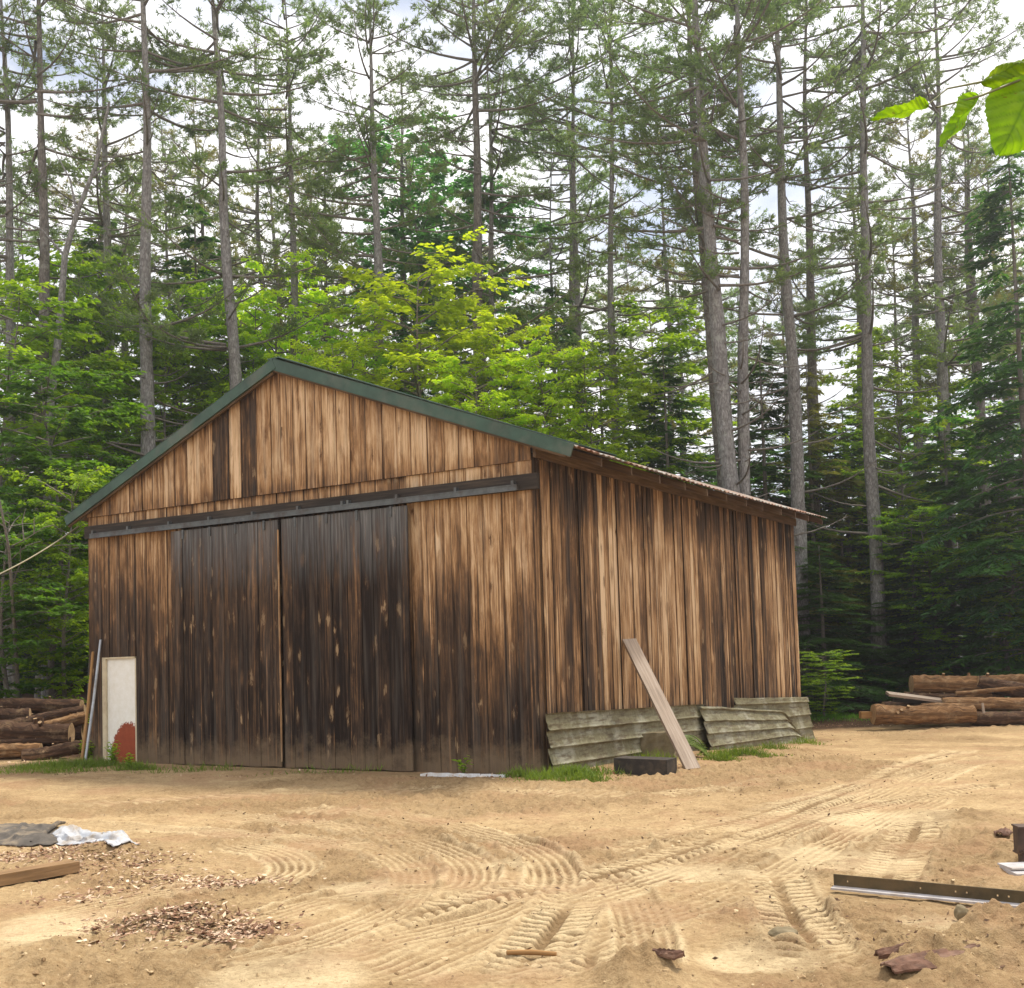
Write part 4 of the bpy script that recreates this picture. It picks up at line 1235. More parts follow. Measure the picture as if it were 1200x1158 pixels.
def pine_variant(seed, H=24.0, zc=.46, lean=0.0, full=1.0):
    r = np.random.default_rng(seed); d = LM(); c = LM(); z = 4.5
    while z < H - .3:
        live = z > zc * H + r.normal(0, 1.0) or (z > .36 * H and r.random() < .16)
        top = np.clip((H - z) / (H * (1 - zc)), 0, 1)
        for _ in range(r.integers(2, 5) if live else r.integers(1, 3)):
            az = r.random() * 6.283
            if live:
                if r.random() > full: continue
                ln = (.7 + 3.4 * top ** .75 * (1.15 - .25 * top)) * r.uniform(.65, 1.15); el = r.uniform(-.08, .28) + .5 * (1 - top) ** 2
            else:
                ln = r.uniform(.5, 2.9) if r.random() < .7 else r.uniform(.2, .6); el = r.uniform(-.3, .3)
            t = np.linspace(0, 1, 7); ca, sa = math.cos(az), math.sin(az)
            crv = r.uniform(-.2, .2); rad = ln * t
            zz = z + rad * el + ln * .10 * t ** 3 - ln * .05 * np.sin(t * 3.1) + r.uniform(-.1, .1)
            pts = np.stack([rad * ca - crv * ln * t * t * sa, rad * sa + crv * ln * t * t * ca, zz], 1)
            (c if live else d).tube(pts, .012 + .011 * ln, .006, 4)
            nt = int(ln * (5 if live else 2.6))
            for k in range(nt):
                q = r.uniform(.25 if live else .3, 1.0); j = min(5, int(q * 6)); f = q * 6 - j
                b = pts[j] * (1 - f) + pts[j + 1] * f; sg = 1 if r.random() < .5 else -1
                a2 = az + sg * r.uniform(.5, 1.1); tl = (1.05 - .6 * q) * r.uniform(.35, .8) * (.5 + .25 * ln) * (1 if live else .8)
                e2 = el + r.uniform(-.15, .3)
                tp = np.array([math.cos(a2), math.sin(a2), e2]) * tl
                tt = np.linspace(0, 1, 3)[:, None]
                P = b + tp * tt + np.array([0, 0, .12 * tl]) * tt ** 2
                (c if live else d).tube(P, .008, .004, 3)
                if live:
                    m = max(3, int(tl * 12)); u = r.uniform(.2, 1.05, m)[:, None]
                    T = b + tp * u + np.array([0, 0, .12 * tl]) * u ** 2 + r.normal(0, .035, (m, 3))
                    rep = 6; TT = np.repeat(T, rep, 0)
                    dirs = unit(unit(tp)[None] * .8 + r.normal(0, .62, (len(TT), 3)) + np.array([0, 0, .2]))
                    c.leaves(TT, dirs, r.normal(size=(len(TT), 3)), r.uniform(.11, .20, len(TT)), r.uniform(.022, .038, len(TT)))
        z += r.uniform(.28, .62)
    # leader
    c.tube([[0, 0, H - 1], [.05, 0, H + .3]], .05, .02, 4)
    m = 120; T = np.stack([r.normal(0, .25, m), r.normal(0, .25, m), H + r.uniform(-1, .4, m)], 1); c.leaves(T, unit(r.normal(size=(m, 3)) + [0, 0, .6]), r.normal(size=(m, 3)), np.full(m, .17), np.full(m, .025))
    dead = d.limb_mesh('dead_limbs', M['limb'])
    limbs = c.limb_mesh('limbs', M['limb']); crown = c.leaf_mesh('crown', M['needles'])
    return dead, limbs, crown


def trunk_mesh(rad, H, seed, kink=.25, n=12):
    r = np.random.default_rng(seed); m = 40; z = np.concatenate([[-.6], np.linspace(0, H + .2, m)])
    t = np.clip(z / H, 0, 1); rr = rad * (1 - .95 * t ** 1.35) * (1 + .35 * np.exp(-np.maximum(z, 0) / .5)) * (1 + .035 * r.normal(size=len(z)))
    ph = r.random(4) * 6.28
    cx = kink * (np.sin(z * .28 + ph[0]) + .4 * np.sin(z * .7 + ph[1]) - math.sin(ph[0]) - .4 * math.sin(ph[1])) * np.clip(z / 4, 0, 1) * .35
    cy = kink * (np.sin(z * .25 + ph[2]) - math.sin(ph[2])) * np.clip(z / 4, 0, 1) * .35
    th = np.arange(n) * 2 * math.pi / n
    lump = 1 + .04 * r.normal(size=(len(z), n))
    V = np.stack([cx[:, None] + rr[:, None] * lump * np.cos(th), cy[:, None] + rr[:, None] * lump * np.sin(th), np.repeat(z[:, None], n, 1)], -1).reshape(-1, 3)
    i = np.arange(len(z) - 1)[:, None] * n; k = np.arange(n)[None]; k2 = (k + 1) % n
    F = np.stack([i + k, i + k2, i + n + k2, i + n + k], -1).reshape(-1, 4)
    return V, F


PV = [pine_variant(11, zc=.62, full=.8), pine_variant(12, zc=.66, full=.75), pine_variant(13, zc=.55, full=.7), pine_variant(14, zc=.70, full=.8), pine_variant(15, zc=.50, full=.8), pine_variant(16, zc=.74, full=.85)]
TM = {}


def place_tree(name, label, cat, base, top, H, rad, var, seed, mats, group=None, spin=None, kink=.25):
    """pine on the line base->top; parts trunk, dead_limbs, limbs, crown"""
    ax = (Vector(top) - Vector(base)).normalized(); q = Vector((0, 0, 1)).rotation_difference(ax)
    o = thing(name, label, cat, base, (0, 0, 0), group); o.rotation_euler = q.to_euler()
    V, F = trunk_mesh(rad, H, seed, kink)
    link_mesh('trunk', np_mesh('trunk', V, F, mats[0], True), o)
    sp = spin if spin is not None else (seed * 2.4) % 6.28
    k = H / 24.0
    for nm, me in zip(('dead_limbs', 'limbs', 'crown'), PV[var]):
        c = link_mesh(nm, me, o, mats[1] if nm == 'crown' else None); c.rotation_euler = (0, 0, sp); c.scale = (k, k, k)
    return o


def pine(label, lo, hi, y, wpx, H, var, seed, bark='pine_bark', need='needles', group=None, kink=.25, name='pine_tree', dy=0.0):
    A, B = at_depth(lo[0], lo[1], y), at_depth(hi[0], hi[1], y + dy)
    d = (B - A); d /= d.z
    z = float(gbase(A.x, A.y)); base = A + d * (z - A.z); z = float(gbase(base.x, base.y)); base = A + d * (z - A.z)
    zm = (A.z + B.z) / 2 - z
    rad = .70 * wpx * y / FPX / 2 / max(.4, 1 - .95 * min(1, zm / H) ** 1.35)
    return place_tree(name, label, 'tree', base, B, H, rad, var, seed, (M[bark], M[need]), group, kink=kink)


PINES = [
    ('grey pine trunk at the far left picture edge', (8, 350), (3, 0), 34, 10, 24, 0, 1, 'pine_bark', 'needles'),
    ('straight pine between the left edge trunk and a thinner one', (46, 380), (41, 0), 33, 13, 25, 1, 2, 'pine_bark_dark', 'needles'),
    ('slender pine left of the thick mossy trunk behind the left roof slope', (122, 400), (118, 0), 38, 10, 25, 2, 3, 'pine_bark', 'needles'),
    ('thick mossy trunked pine rising right behind the left roof slope', (178, 525), (169, 0), 33, 17, 26, 3, 4, 'pine_bark', 'needles'),
    ('wavy grey pine between the mossy trunk and the barn ridge', (266, 440), (254, 0), 34, 14, 25, 5, 5, 'pine_bark', 'needles'),
    ('thin pine just right of the wavy grey pine', (303, 300), (298, 0), 44, 7, 25, 0, 6, 'pine_bark_dark', 'needles'),
    ('slim pale pine straight above the barn ridge', (342, 400), (333, 0), 37, 9, 24, 1, 7, 'pine_bark', 'needles'),
    ('short thin pine right of the barn ridge', (380, 400), (380, 90), 46, 7, 21, 4, 8, 'pine_bark_dark', 'needles_y'),
    ('forked looking grey pine left of the bright maple top', (438, 380), (431, 0), 36, 10, 24, 0, 9, 'pine_bark', 'needles'),
    ('thin pine directly over the bright maple', (474, 270), (468, 0), 46, 8, 25, 2, 10, 'pine_bark_dark', 'needles'),
    ('densely crowned pine above the middle of the barn roof', (566, 330), (556, 0), 38, 12, 27, 5, 11, 'pine_bark_dark', 'needles'),
    ('thin trunk close beside the densely crowned pine', (580, 330), (573, 100), 40, 7, 25, 5, 12, 'pine_bark', 'needles'),
    ('slim blue grey pine over the right half of the roof', (682, 430), (671, 100), 42, 9, 27, 5, 13, 'pine_bark', 'needles'),
    ('bare stemmed pine next right of the slim blue grey one', (724, 420), (718, 120), 40, 9, 26, 5, 14, 'pine_bark', 'needles'),
    ('thickest pale lichened trunk of the trio behind the roof end', (864, 575), (812, 0), 31.5, 21, 26, 2, 15, 'pine_bark', 'needles'),
    ('narrower straight trunk on the right of the trio behind the roof end', (870, 575), (861, 0), 31.8, 15, 26, 1, 16, 'pine_bark', 'needles'),
    ('dark leaning trunk on the left of the trio behind the roof end', (850, 570), (816, 150), 34, 17, 24, 0, 17, 'pine_bark_dark', 'needles'),
    ('stout dark pine behind the far right end of the barn', (934, 600), (912, 0), 35, 16, 26, 2, 18, 'pine_bark', 'needles'),
    ('thinner pine touching the stout dark pine on its right', (949, 560), (944, 0), 39, 12, 26, 1, 19, 'pine_bark_dark', 'needles'),
    ('lone bare grey trunk standing right of the barn by the logs', (1031, 812), (1008, 0), 36, 18, 27, 5, 20, 'pine_bark', 'needles'),
    ('tall grey trunk rising behind the right log pile', (1120, 790), (1096, 0), 41, 16, 27, 5, 21, 'pine_bark', 'needles'),
    ('left one of the thin pinkish stems beside the dark hemlock', (1146, 450), (1128, 130), 46, 8, 22, 4, 22, 'pine_bark', 'needles_y'),
    ('right one of the thin pinkish stems beside the dark hemlock', (1172, 450), (1152, 150), 48, 8, 22, 0, 23, 'pine_bark', 'needles'),
    ('sunlit yellow green pine between the two tall right hand trunks', (1075, 420), (1062, 60), 47, 9, 24, 2, 24, 'pine_bark', 'needles_y'),
    ('thin pine left of the trio, half hidden by boughs', (780, 400), (772, 160), 46, 7, 22, 3, 25, 'pine_bark', 'needles_y'),
    ('small far pine in the sky gap above the roof', (607, 400), (602, 215), 56, 6, 17, 0, 26, 'pine_bark', 'needles_y'),
]
for i, (lab, lo, hi, y, w_, H, v, sd_, bk, nd) in enumerate(PINES):
    pine(lab, lo, hi, y, w_, H, v, sd_, bk, nd, kink=.5 if 'wavy' in lab else .22)

# the rows of pines farther in, too alike to tell apart
rows = np.random.default_rng(99)
placed = 0
for zone, lab in (((-150, 330), 'slim far pine in the crowd behind the left roof slope'), ((330, 800), 'slim far pine in the crowd behind the right roof slope'), ((800, 1330), 'slim far pine in the crowd right of the barn')):
    for k in range(12):
        px = zone[0] + (zone[1] - zone[0]) * (k + rows.uniform(.1, .9)) / 12; y = rows.uniform(43, 74)
        lean = rows.normal(0, 8)
        pine(lab, (px + 6, 500), (px - 6 + lean, 0), y, rows.uniform(.16, .34) * FPX / y, rows.uniform(19, 27) if zone[0] != 330 else rows.uniform(17, 27), int(rows.integers(0, 6)), 200 + placed, 'pine_bark' if rows.random() < .5 else 'pine_bark_dark', 'needles' if rows.random() < .7 else 'needles_y', group=lab.replace('slim far pine', 'slim far pines'))
        placed += 1


def broadleaf_variant(seed, H=11.0, z0=.22, R=2.7, nl=64, ls=.175, flat=.78):
    r = np.random.default_rng(seed); d = LM(); c = LM()
    m = 12; z = np.linspace(-.4, H * .96, m); ph = r.random(2) * 6.28
    tx = .25 * np.sin(z * .5 + ph[0]) * np.clip(z / 3, 0, 1); ty = .25 * np.sin(z * .45 + ph[1]) * np.clip(z / 3, 0, 1)
    d.tube(np.stack([tx, ty, z], 1), .105, .015, 8)
    for i in range(nl):
        q = z0 + (1 - z0) * ((i + r.random()) / nl); zz = q * H * .97; az = i * 2.4 + r.normal(0, .4)
        prof = math.sin(math.pi * min(1, .14 + .86 * (1 - (q - z0) / (1 - z0)) ** .8)) ** .6 if q > z0 else 1
        ln = R * max(.25, prof) * r.uniform(.6, 1.15); el = r.uniform(.1, .5) + .6 * max(0, q - .7)
        bx, by = np.interp(zz, z, tx), np.interp(zz, z, ty)
        t = np.linspace(0, 1, 6); pts = np.stack([bx + ln * t * math.cos(az), by + ln * t * math.sin(az), zz + ln * t * el - ln * .22 * t ** 2.5], 1)
        c.tube(pts, .008 + .008 * ln, .004, 4)
        for s_ in range(int(5 + ln * 4.5)):
            u = r.uniform(.18, 1.0); j = min(4, int(u * 5)); f = u * 5 - j; b = pts[j] * (1 - f) + pts[j + 1] * f
            a2 = az + (1 if s_ % 2 else -1) * r.uniform(.45, 1.2); tl = r.uniform(.35, .95) * (1.1 - .55 * u) * (.6 + .2 * ln)
            dv = np.array([math.cos(a2), math.sin(a2), r.uniform(-.12, .22)])
            c.tube(np.stack([b, b + dv * tl * .5, b + dv * tl + [0, 0, -.06 * tl]]), .005, .002, 3)
            n = int(8 + tl * 22); uu = r.uniform(.08, 1.08, n)[:, None]
            P = b + dv * tl * uu + r.normal(0, .05, (n, 3)) * [1, 1, .5]
            side_ = np.where(r.random((n, 1)) < .5, 1, -1) * np.array([-math.sin(a2), math.cos(a2), 0])
            D = dv * .6 + side_ * r.uniform(.3, 1, (n, 1)) + np.stack([np.zeros(n), np.zeros(n), -r.uniform(0, .55, n)], 1)
            N = np.stack([r.normal(0, 1 - flat + .12, n), r.normal(0, 1 - flat + .12, n), np.ones(n)], 1)
            L = ls * r.uniform(.65, 1.25, n); c.leaves(P, D, N, L, L * .62)
    return d.limb_mesh('trunk', M['limb']), c.limb_mesh('limbs', M['limb']), c.leaf_mesh('crown', M['leaf_m'])


def hemlock_variant(seed, H=13.0, R=2.6, z0=.04):
    r = np.random.default_rng(seed); d = LM(); c = LM()
    d.tube([[0, 0, -.5], [.03, 0, H * .5], [0, 0, H]], .13, .015, 8)
    z = z0 * H
    while z < H - .15:
        q = z / H
        for _ in range(r.integers(2, 5)):
            az = r.random() * 6.283; ln = (R * (1 - q) ** .75 + .2) * r.uniform(.55, 1.15); el = r.uniform(-.12, .22)
            t = np.linspace(0, 1, 6); pts = np.stack([ln * t * math.cos(az), ln * t * math.sin(az), z + ln * t * el - .24 * ln * t ** 2], 1)
            c.tube(pts, .006 + .008 * ln, .003, 3)
            for s_ in range(int(4 + ln * 7)):
                u = r.uniform(.15, 1.0); j = min(4, int(u * 5)); f = u * 5 - j; b = pts[j] * (1 - f) + pts[j + 1] * f
                a2 = az + (1 if s_ % 2 else -1) * r.uniform(.5, 1.0); tl = (1.1 - .75 * u) * ln * r.uniform(.25, .5) + .12
                dv = np.array([math.cos(a2), math.sin(a2), el - .2]); n = int(4 + tl * 16); uu = r.uniform(.05, 1.0, n)[:, None]
                P = b + dv * tl * uu - np.array([0, 0, .1 * tl]) * uu ** 2 + r.normal(0, .015, (n, 3)); sg = np.where(r.random((n, 1)) < .5, 1, -1)
                D = dv * .75 + sg * np.array([-math.sin(a2), math.cos(a2), 0]) * .7 + r.normal(0, .12, (n, 3)) - [0, 0, .12]
                N = np.stack([r.normal(0, .22, n), r.normal(0, .22, n), np.ones(n)], 1)
                L = r.uniform(.14, .32, n); c.leaves(P, D, N, L, L * .3)
        z += r.uniform(.16, .34)
    return d.limb_mesh('trunk', M['limb']), c.limb_mesh('limbs', M['limb']), c.leaf_mesh('crown', M['hemlock'])


BV = [broadleaf_variant(21), broadleaf_variant(22, z0=.12, R=2.9, nl=70), broadleaf_variant(23, z0=.3, R=2.5, nl=54), broadleaf_variant(24, z0=.5, R=2.7, nl=56, H=16.0), broadleaf_variant(25, z0=.05, R=2.5, nl=60, H=7.0, ls=.15)]
BH = [11.0, 11.0, 11.0, 16.0, 7.0]
HV = [hemlock_variant(31), hemlock_variant(32, R=2.2), hemlock_variant(33, R=3.1, z0=.02)]
_spin = [0.0]


def bush(name, label, px, top_py, y, width_px, var, mat, group=None, cat='tree'):
    """a broadleaf or hemlock standing at picture column px, its top and spread sized from the photo"""
    src, H0, R0_ = (HV[var - 10], 13.0, 2.6) if var >= 10 else (BV[var], BH[var], 2.7)
    p = at_depth(px, 760, y); z = float(gbase(p.x, p.y)); top = at_depth(px, top_py, y).z
    o = thing(name, label, cat, (p.x, p.y, z), (0, 0, 0), group)
    _spin[0] += 1.7
    kz = (top - z) / H0; kr = width_px * y / FPX / 2 / R0_
    o.rotation_euler = (0, 0, _spin[0]); o.scale = (kr, kr, kz)
    for nm, me in zip(('trunk', 'limbs', 'crown'), src):
        link_mesh(nm, me, o, M[mat] if nm == 'crown' else None)
    return o


UNDER = [
    ('maple_tree', 'bright yellow green maple over the middle of the barn roof', 510, 308, 34.5, 260, 0, 'leaf_y'),
    ('maple_tree', 'smaller yellow green maple behind the roof, left of the bright one', 425, 350, 36, 150, 1, 'leaf_y'),
    ('maple_tree', 'yellow green maple behind the roof, right of the bright one', 590, 370, 35, 170, 0, 'leaf_y'),
    ('maple_tree', 'low yellow green maple peeping over the roof right of the middle', 560, 420, 33, 150, 1, 'leaf_y'),
    ('maple_tree', 'low bright maple peeping over the roof just right of the ridge', 400, 400, 33.5, 150, 0, 'leaf_y'),
    ('maple_tree', 'loose yellow green maple just left of the barn ridge', 330, 300, 38, 190, 2, 'leaf_y'),
    ('maple_tree', 'tall blue green maple towering behind the bright maple', 490, 150, 44, 210, 3, 'leaf_b'),
    ('maple_tree', 'second blue green maple right of the towering one', 580, 225, 42, 190, 3, 'leaf_b'),
    ('maple_tree', 'mid green maple behind the right roof slope, near the tin edge', 700, 415, 33.5, 190, 1, 'leaf_m'),
    ('maple_tree', 'sparse green maple at the right roof slope below the slim pines', 770, 350, 40, 200, 2, 'leaf_m'),
    ('beech_tree', 'broad green beech at the left picture edge', 15, 350, 31, 260, 1, 'leaf_m'),
    ('beech_tree', 'green beech left of the mossy trunk', 105, 300, 35.5, 210, 0, 'leaf_m'),
    ('beech_tree', 'darker beech filling the gap above the left eave', 60, 430, 28, 240, 1, 'leaf_d'),
    ('beech_tree', 'leafy beech behind the left roof slope', 205, 365, 35, 190, 1, 'leaf_m'),
    ('beech_tree', 'green beech right of the mossy trunk', 265, 390, 36, 180, 0, 'leaf_m'),
    ('beech_sapling', 'low beech sapling over the left log pile', 12, 600, 24.5, 210, 4, 'leaf_d'),
    ('beech_sapling', 'beech sapling close to the left barn corner', 78, 560, 25.5, 170, 4, 'leaf_m'),
    ('beech_sapling', 'dark sapling at the left edge behind the logs', -45, 520, 26, 220, 4, 'leaf_d'),
    ('hemlock_tree', 'dark conical hemlock behind the wavy pine', 235, 210, 40, 190, 10, 'hemlock'),
    ('hemlock_tree', 'dark hemlock behind the beeches at far left', 120, 250, 42, 230, 11, 'hemlock'),
    ('hemlock_tree', 'dark hemlock right of the bright maples', 665, 330, 42, 170, 11, 'hemlock'),
    ('hemlock_tree', 'dark hemlock between the slim pines and the trio', 790, 400, 38, 170, 10, 'hemlock'),
    ('hemlock_tree', 'broad hemlock just behind the barn end', 905, 400, 37, 190, 12, 'hemlock'),
    ('pine_sapling', 'yellow green young pine beside the stout dark pine', 960, 425, 38, 170, 10, 'needles_y'),
    ('hemlock_tree', 'shaded hemlock behind the lone grey trunk', 1000, 470, 40, 200, 12, 'hemlock'),
    ('maple_tree', 'sunny green maple between the lone trunk and the log pile trunk', 1065, 385, 43, 170, 1, 'leaf_m'),
    ('hemlock_tree', 'hemlock with light tipped boughs behind the right log pile', 1120, 500, 36, 220, 12, 'hemlock'),
    ('hemlock_tree', 'big dark hemlock at the right picture edge', 1215, 140, 33, 230, 12, 'hemlock'),
    ('maple_tree', 'green understory maple in front of the big dark hemlock', 1180, 470, 35, 190, 0, 'leaf_d'),
    ('hemlock_sapling', 'low hemlock sapling just right of the back barn corner', 965, 640, 34, 150, 12, 'hemlock'),
    ('hemlock_sapling', 'low hemlock sapling right of the lone grey trunk', 1075, 620, 36, 180, 12, 'hemlock'),
    ('beech_sapling', 'small green sapling at the foot of the back barn corner', 962, 765, 31, 90, 4, 'leaf_m'),
    ('maple_tree', 'leafy maple low between the stout dark pine and the lone grey trunk', 985, 500, 39, 150, 0, 'leaf_m'),
    ('maple_tree', 'sunlit maple leaves just right of the lone grey trunk', 1060, 450, 40, 150, 1, 'leaf_m'),
    ('maple_tree', 'low maple over the right log pile, left of its tall trunk', 1092, 590, 35, 130, 1, 'leaf_m'),
    ('maple_tree', 'maple with pale tips at the right picture edge above the logs', 1185, 600, 33.5, 150, 0, 'leaf_m'),
    ('maple_tree', 'glowing maple close behind the left roof slope under the ridge', 300, 345, 36.5, 150, 1, 'leaf_y'),
    ('maple_tree', 'fresh green maple filling the gap left of the wavy pine', 222, 330, 36.5, 170, 0, 'leaf_m'),
    ('maple_tree', 'bright green maple rising at the left edge behind the beeches', 60, 300, 35, 210, 1, 'leaf_m'),
    ('maple_tree', 'yellow green maple over the right roof slope, next to the hemlock', 640, 395, 33.5, 150, 0, 'leaf_y'),
]
for a in UNDER: bush(*a)
# more of the same understory, deeper in
ur = np.random.default_rng(5)
for zone, lab, n in (((-260, 260), 'dim understory tree deep in the wood left of the barn', 15), ((260, 860), 'dim understory tree deep in the wood behind the barn', 15), ((860, 1480), 'dim understory tree deep in the wood right of the barn', 20)):
    for k in range(n):
        px = zone[0] + (zone[1] - zone[0]) * (k + ur.uniform(.1, .9)) / n; y = ur.uniform(41, 62); hk = ur.random() < .6
        bush('understory_tree', lab, px, ur.uniform(430, 640) if zone[0] != 260 else ur.uniform(400, 520), y, ur.uniform(150, 230), int(10 + ur.integers(0, 3)) if hk else int(ur.integers(0, 3)), 'hemlock' if hk else ('leaf_d' if ur.random() < .6 else 'leaf_m'), group=lab.replace('tree deep', 'trees deep'))

# bare dead sapling reaching to the left eave
b0 = at_depth(25, 800, 25.0); b0.z = float(gbase(b0.x, b0.y)); ds = thing('dead_sapling', 'bare grey dead sapling touching the left eave', 'sapling', b0)
d = LM(); T = [at_depth(*q, 25 - 3.2 * k) - b0 for k, q in enumerate([(25, 800), (12, 640), (42, 622)])] + [at_depth(66, 614, 20.6) - b0]
d.tube([(0, 0, -.3), tuple(at_depth(16, 720, 24.2) - b0), tuple(at_depth(10, 640, 23) - b0), tuple(at_depth(-6, 560, 22.6) - b0)], .05, .015, 6)
for P_ in ([(14, 640, 23), (30, 632, 22), (52, 618, 21), (64, 615, 20.7)], [(14, 655, 23), (30, 640, 22.4), (48, 634, 21.6)], [(28, 633, 22), (26, 612, 22), (30, 596, 22)], [(12, 690, 23.8), (24, 660, 23), (24, 640, 22.6)], [(40, 626, 21.6), (40, 606, 21.4)]):
    d.tube([tuple(at_depth(*q) - b0) for q in P_], .014, .006, 4)
link_mesh('trunk', d.limb_mesh('trunk', M['limb']), ds)
# leaning bare trunk at the left
ln_ = thing('dead_tree', 'bare crooked dead tree leaning among the left beeches', 'tree', (0, 0, 0)); A_ = at_depth(52, 560, 32); A_.z = float(gbase(A_.x, A_.y)); ln_.location = A_
d = LM(); Pp = [(0, 0, -.4)] + [tuple(at_depth(*q, 32) - A_) for q in ((56, 500), (70, 380), (76, 300), (90, 250), (112, 195), (128, 120))]
d.tube(Pp, .14, .04, 8)
for P_ in ([(90, 250), (82, 210), (60, 170)], [(76, 300), (50, 270), (30, 262)], [(105, 210), (130, 190), (150, 160)]):
    d.tube([tuple(at_depth(*q, 32) - A_) for q in P_], .04, .01, 5)
link_mesh('trunk', d.limb_mesh('trunk', M['pine_bark']), ln_)

# far-off wood that closes the view under the crowns
fr_ = np.random.default_rng(77); n = 90000
ang_ = fr_.uniform(-.9, .9, n); dist = fr_.uniform(70, 105, n); X = np.sin(ang_) * dist * 1.1; Y = np.cos(ang_) * dist
gzz = gbase(X, Y); hz = fr_.random(n) ** 1.5 * (7 + 4 * fbm(X * .08, Y * .08, 5, 3))
P = np.stack([X, Y, gzz + hz], 1); D = unit(fr_.normal(size=(n, 3))); N = fr_.normal(size=(n, 3)); N = unit(N - D * (N * D).sum(1, keepdims=True))
V, F = quads_from(P, D, N, fr_.uniform(.5, 1.2, n), fr_.uniform(.3, .6, n))
tag(link_mesh('far_wood', np_mesh('far_wood', V, F, M['leaf_d'])), kind='stuff')

# leafy twig reaching into the top right corner, close to the camera
tw0 = at_depth(1290, 70, 1.25); tb = thing('leafy_twig', 'fresh green leafy twig hanging into the top right corner', 'twig', tw0)
d = LM(); d.tube([(0, 0, 0)] + [tuple(at_depth(*q) - tw0) for q in ((1240, 78, 1.24), (1200, 92, 1.22), (1150, 112, 1.2), (1098, 126, 1.18))], .0021, .001, 6)
d.tube([tuple(at_depth(*q) - tw0) for q in ((1290, 60, 1.27), (1200, 88, 1.24), (1150, 96, 1.22), (1110, 104, 1.21), (1086, 124, 1.2))], .0018, .0007, 6)
link_mesh('stem', d.limb_mesh('stem', m_plain('green_stem', (.16, .17, .07), .6)), tb)


def near_leaf(path, width, roll, seed):
    P = [at_depth(*q) - tw0 for q in path]; m = 28; pts = smooth_poly([tuple(p) for p in P], 60 // (len(P) - 1)); n = len(pts) - 1
    T = unit(np.gradient(pts, axis=0)); view = np.array(ray(path[0][0], path[0][1])); V = []; F = []; VN = []
    for i in range(n + 1):
        u = i / n; s0 = unit(np.cross(T[i], view)); nn = np.cross(s0, T[i]); sv_ = s0 * math.cos(roll) + nn * math.sin(roll); n2 = np.cross(sv_, T[i])
        w_ = width * .5 * (math.sin(math.pi * u ** .75) ** .8 + .02) * (1 + .06 * ((u * 17 + seed) % 1.0))
        for j in range(m + 1):
            v = j / m * 2 - 1; sv2 = abs(((u * 9 - abs(v) * 1.6) % 1.0) - .5)
            VN.append(max(math.exp(-(v / .06) ** 2), .75 * math.exp(-(sv2 / .07) ** 2)))
            V.append(pts[i] + sv_ * v * w_ + n2 * (abs(v) ** 1.3 * w_ * .35 + .0016 * math.exp(-(sv2 / .15) ** 2) + .002 * math.sin(u * 11 + v * 4 + seed)))
    for i in range(n):
        for j in range(m): a_ = i * (m + 1) + j; F.append((a_, a_ + m + 1, a_ + m + 2, a_ + 1))
    link_mesh('leaf', np_mesh('leaf', V, F, M['leaf_near'], True, {'vein': VN}), tb)


near_leaf([(1228, 84, 1.22), (1206, 112, 1.21), (1188, 150, 1.2), (1170, 182, 1.2)], .070, .25, 1)
near_leaf([(1146, 112, 1.2), (1128, 138, 1.19), (1102, 172, 1.18)], .030, .9, 2)
near_leaf([(1088, 124, 1.2), (1060, 132, 1.19), (1020, 140, 1.18)], .024, .95, 3)
near_leaf([(1150, 98, 1.22), (1185, 78, 1.2), (1225, 70, 1.19)], .026, .8, 4)
SUN_E, SKY_S, EXPO, CLOUD_K, HAZE = 3.0, .09, 0.72, 10.5, .0012
CLOUD_D, CLOUD_L = (.83, .83, .89), (1.0, .98, .97)
# ------------------------------------------------------------------ camera, sun, sky
cam = bpy.data.cameras.new('camera'); co = bpy.data.objects.new('camera', cam); COL.objects.link(co)
mat = Matrix((RV, UV, -FW)).transposed().to_4x4(); mat.translation = CAM; co.matrix_world = mat
cam.sensor_fit = 'HORIZONTAL'; cam.sensor_width = 36; cam.lens = 36 * FPX / 1200; cam.shift_y = (PPY - 579) / 1200; cam.clip_end = 2000; cam.clip_start = .05
scene.camera = co
SUN_EL, SUN_AZ = math.radians(64), math.radians(52)     # azimuth clockwise from +Y: high, ahead and to the right
sd = Vector((math.sin(SUN_AZ) * math.cos(SUN_EL), math.cos(SUN_AZ) * math.cos(SUN_EL), math.sin(SUN_EL)))
su = bpy.data.lights.new('sun', 'SUN'); su.energy = SUN_E; su.angle = math.radians(10); su.color = (1, .93, .82)
so = bpy.data.objects.new('sun', su); COL.objects.link(so); so.rotation_euler = sd.to_track_quat('Z', 'Y').to_euler()
w = bpy.data.worlds.new('World'); scene.world = w; w.use_nodes = True; nt = w.node_tree; nt.nodes.clear()
out = nt.nodes.new('ShaderNodeOutputWorld'); bg = nt.nodes.new('ShaderNodeBackground'); bg.inputs[1].default_value = SKY_S
sk = nt.nodes.new('ShaderNodeTexSky'); sk.sky_type = 'NISHITA'; sk.sun_disc = False; sk.sun_elevation = SUN_EL; sk.sun_rotation = SUN_AZ
tc = nt.nodes.new('ShaderNodeTexCoord'); mp = nt.nodes.new('ShaderNodeMapping'); mp.inputs['Scale'].default_value = (1, 1, 2.2)
nz = nt.nodes.new('ShaderNodeTexNoise'); nz.inputs['Scale'].default_value = 3.2; nz.inputs['Detail'].default_value = 6; nz.inputs['Roughness'].default_value = .55
rp = nt.nodes.new('ShaderNodeValToRGB'); rp.color_ramp.elements[0].position = .26; rp.color_ramp.elements[1].position = .50
nz2 = nt.nodes.new('ShaderNodeTexNoise'); nz2.inputs['Scale'].default_value = 5; nz2.inputs['Detail'].default_value = 5
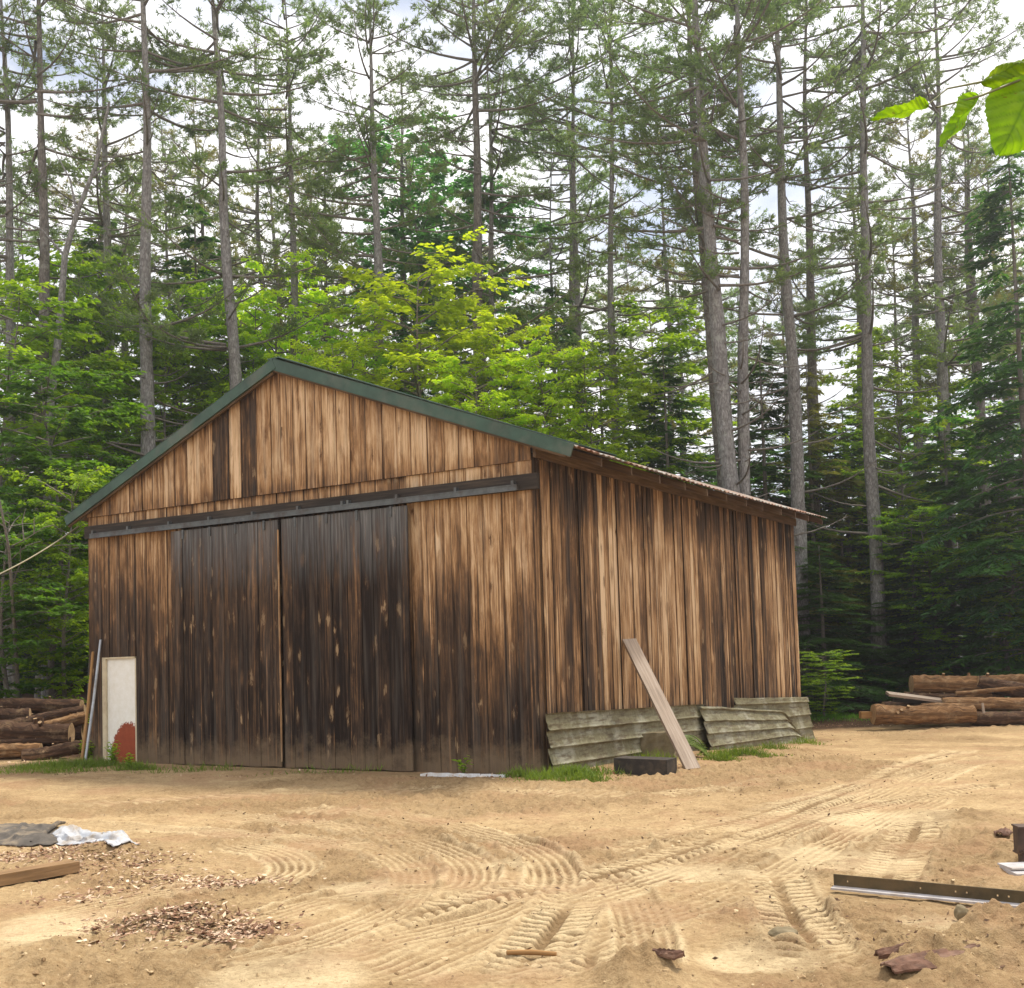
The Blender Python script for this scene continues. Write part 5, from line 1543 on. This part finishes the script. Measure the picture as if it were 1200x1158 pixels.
rc = nt.nodes.new('ShaderNodeValToRGB'); rc.color_ramp.elements[0].position = .35; rc.color_ramp.elements[0].color = (*CLOUD_D, 1); rc.color_ramp.elements[1].position = .6; rc.color_ramp.elements[1].color = (*CLOUD_L, 1)
mul = nt.nodes.new('ShaderNodeMix'); mul.data_type = 'RGBA'
vs = nt.nodes.new('ShaderNodeVectorMath'); vs.operation = 'SCALE'; vs.inputs[3].default_value = CLOUD_K
L = nt.links.new
L(tc.outputs['Generated'], mp.inputs[0]); L(mp.outputs[0], nz.inputs['Vector']); L(mp.outputs[0], nz2.inputs['Vector'])
L(nz.outputs[0], rp.inputs[0]); L(nz2.outputs[0], rc.inputs[0]); L(rc.outputs[0], vs.inputs[0])
L(rp.outputs[0], mul.inputs[0]); L(sk.outputs[0], mul.inputs[6]); L(vs.outputs[0], mul.inputs[7]); L(mul.outputs[2], bg.inputs[0]); L(bg.outputs[0], out.inputs[0])
scene.view_settings.view_transform = 'Standard'; scene.view_settings.look = 'None'; scene.view_settings.exposure = EXPO; scene.view_settings.gamma = 1
scene.cycles.max_bounces = 8; scene.cycles.diffuse_bounces = 4; scene.cycles.transmission_bounces = 6; scene.cycles.transparent_max_bounces = 8
# thin summer haze between the trees
import bmesh as _bm
hb = bpy.data.meshes.new('haze'); b_ = _bm.new(); _bm.ops.create_cube(b_, size=1); b_.to_mesh(hb); b_.free()
ho = bpy.data.objects.new('haze', hb); COL.objects.link(ho); ho['kind'] = 'stuff'
ho.scale = (1100, 860, 45); ho.location = (0, 100, 12)
hm = bpy.data.materials.new('haze_air'); hm.use_nodes = True; ht = hm.node_tree; ht.nodes.clear()
ov = ht.nodes.new('ShaderNodeOutputMaterial'); pv_ = ht.nodes.new('ShaderNodeVolumePrincipled'); pv_.inputs['Density'].default_value = HAZE; pv_.inputs['Color'].default_value = (.95, .97, 1, 1); pv_.inputs['Anisotropy'].default_value = .7
ht.links.new(pv_.outputs[0], ov.inputs['Volume']); hb.materials.append(hm)
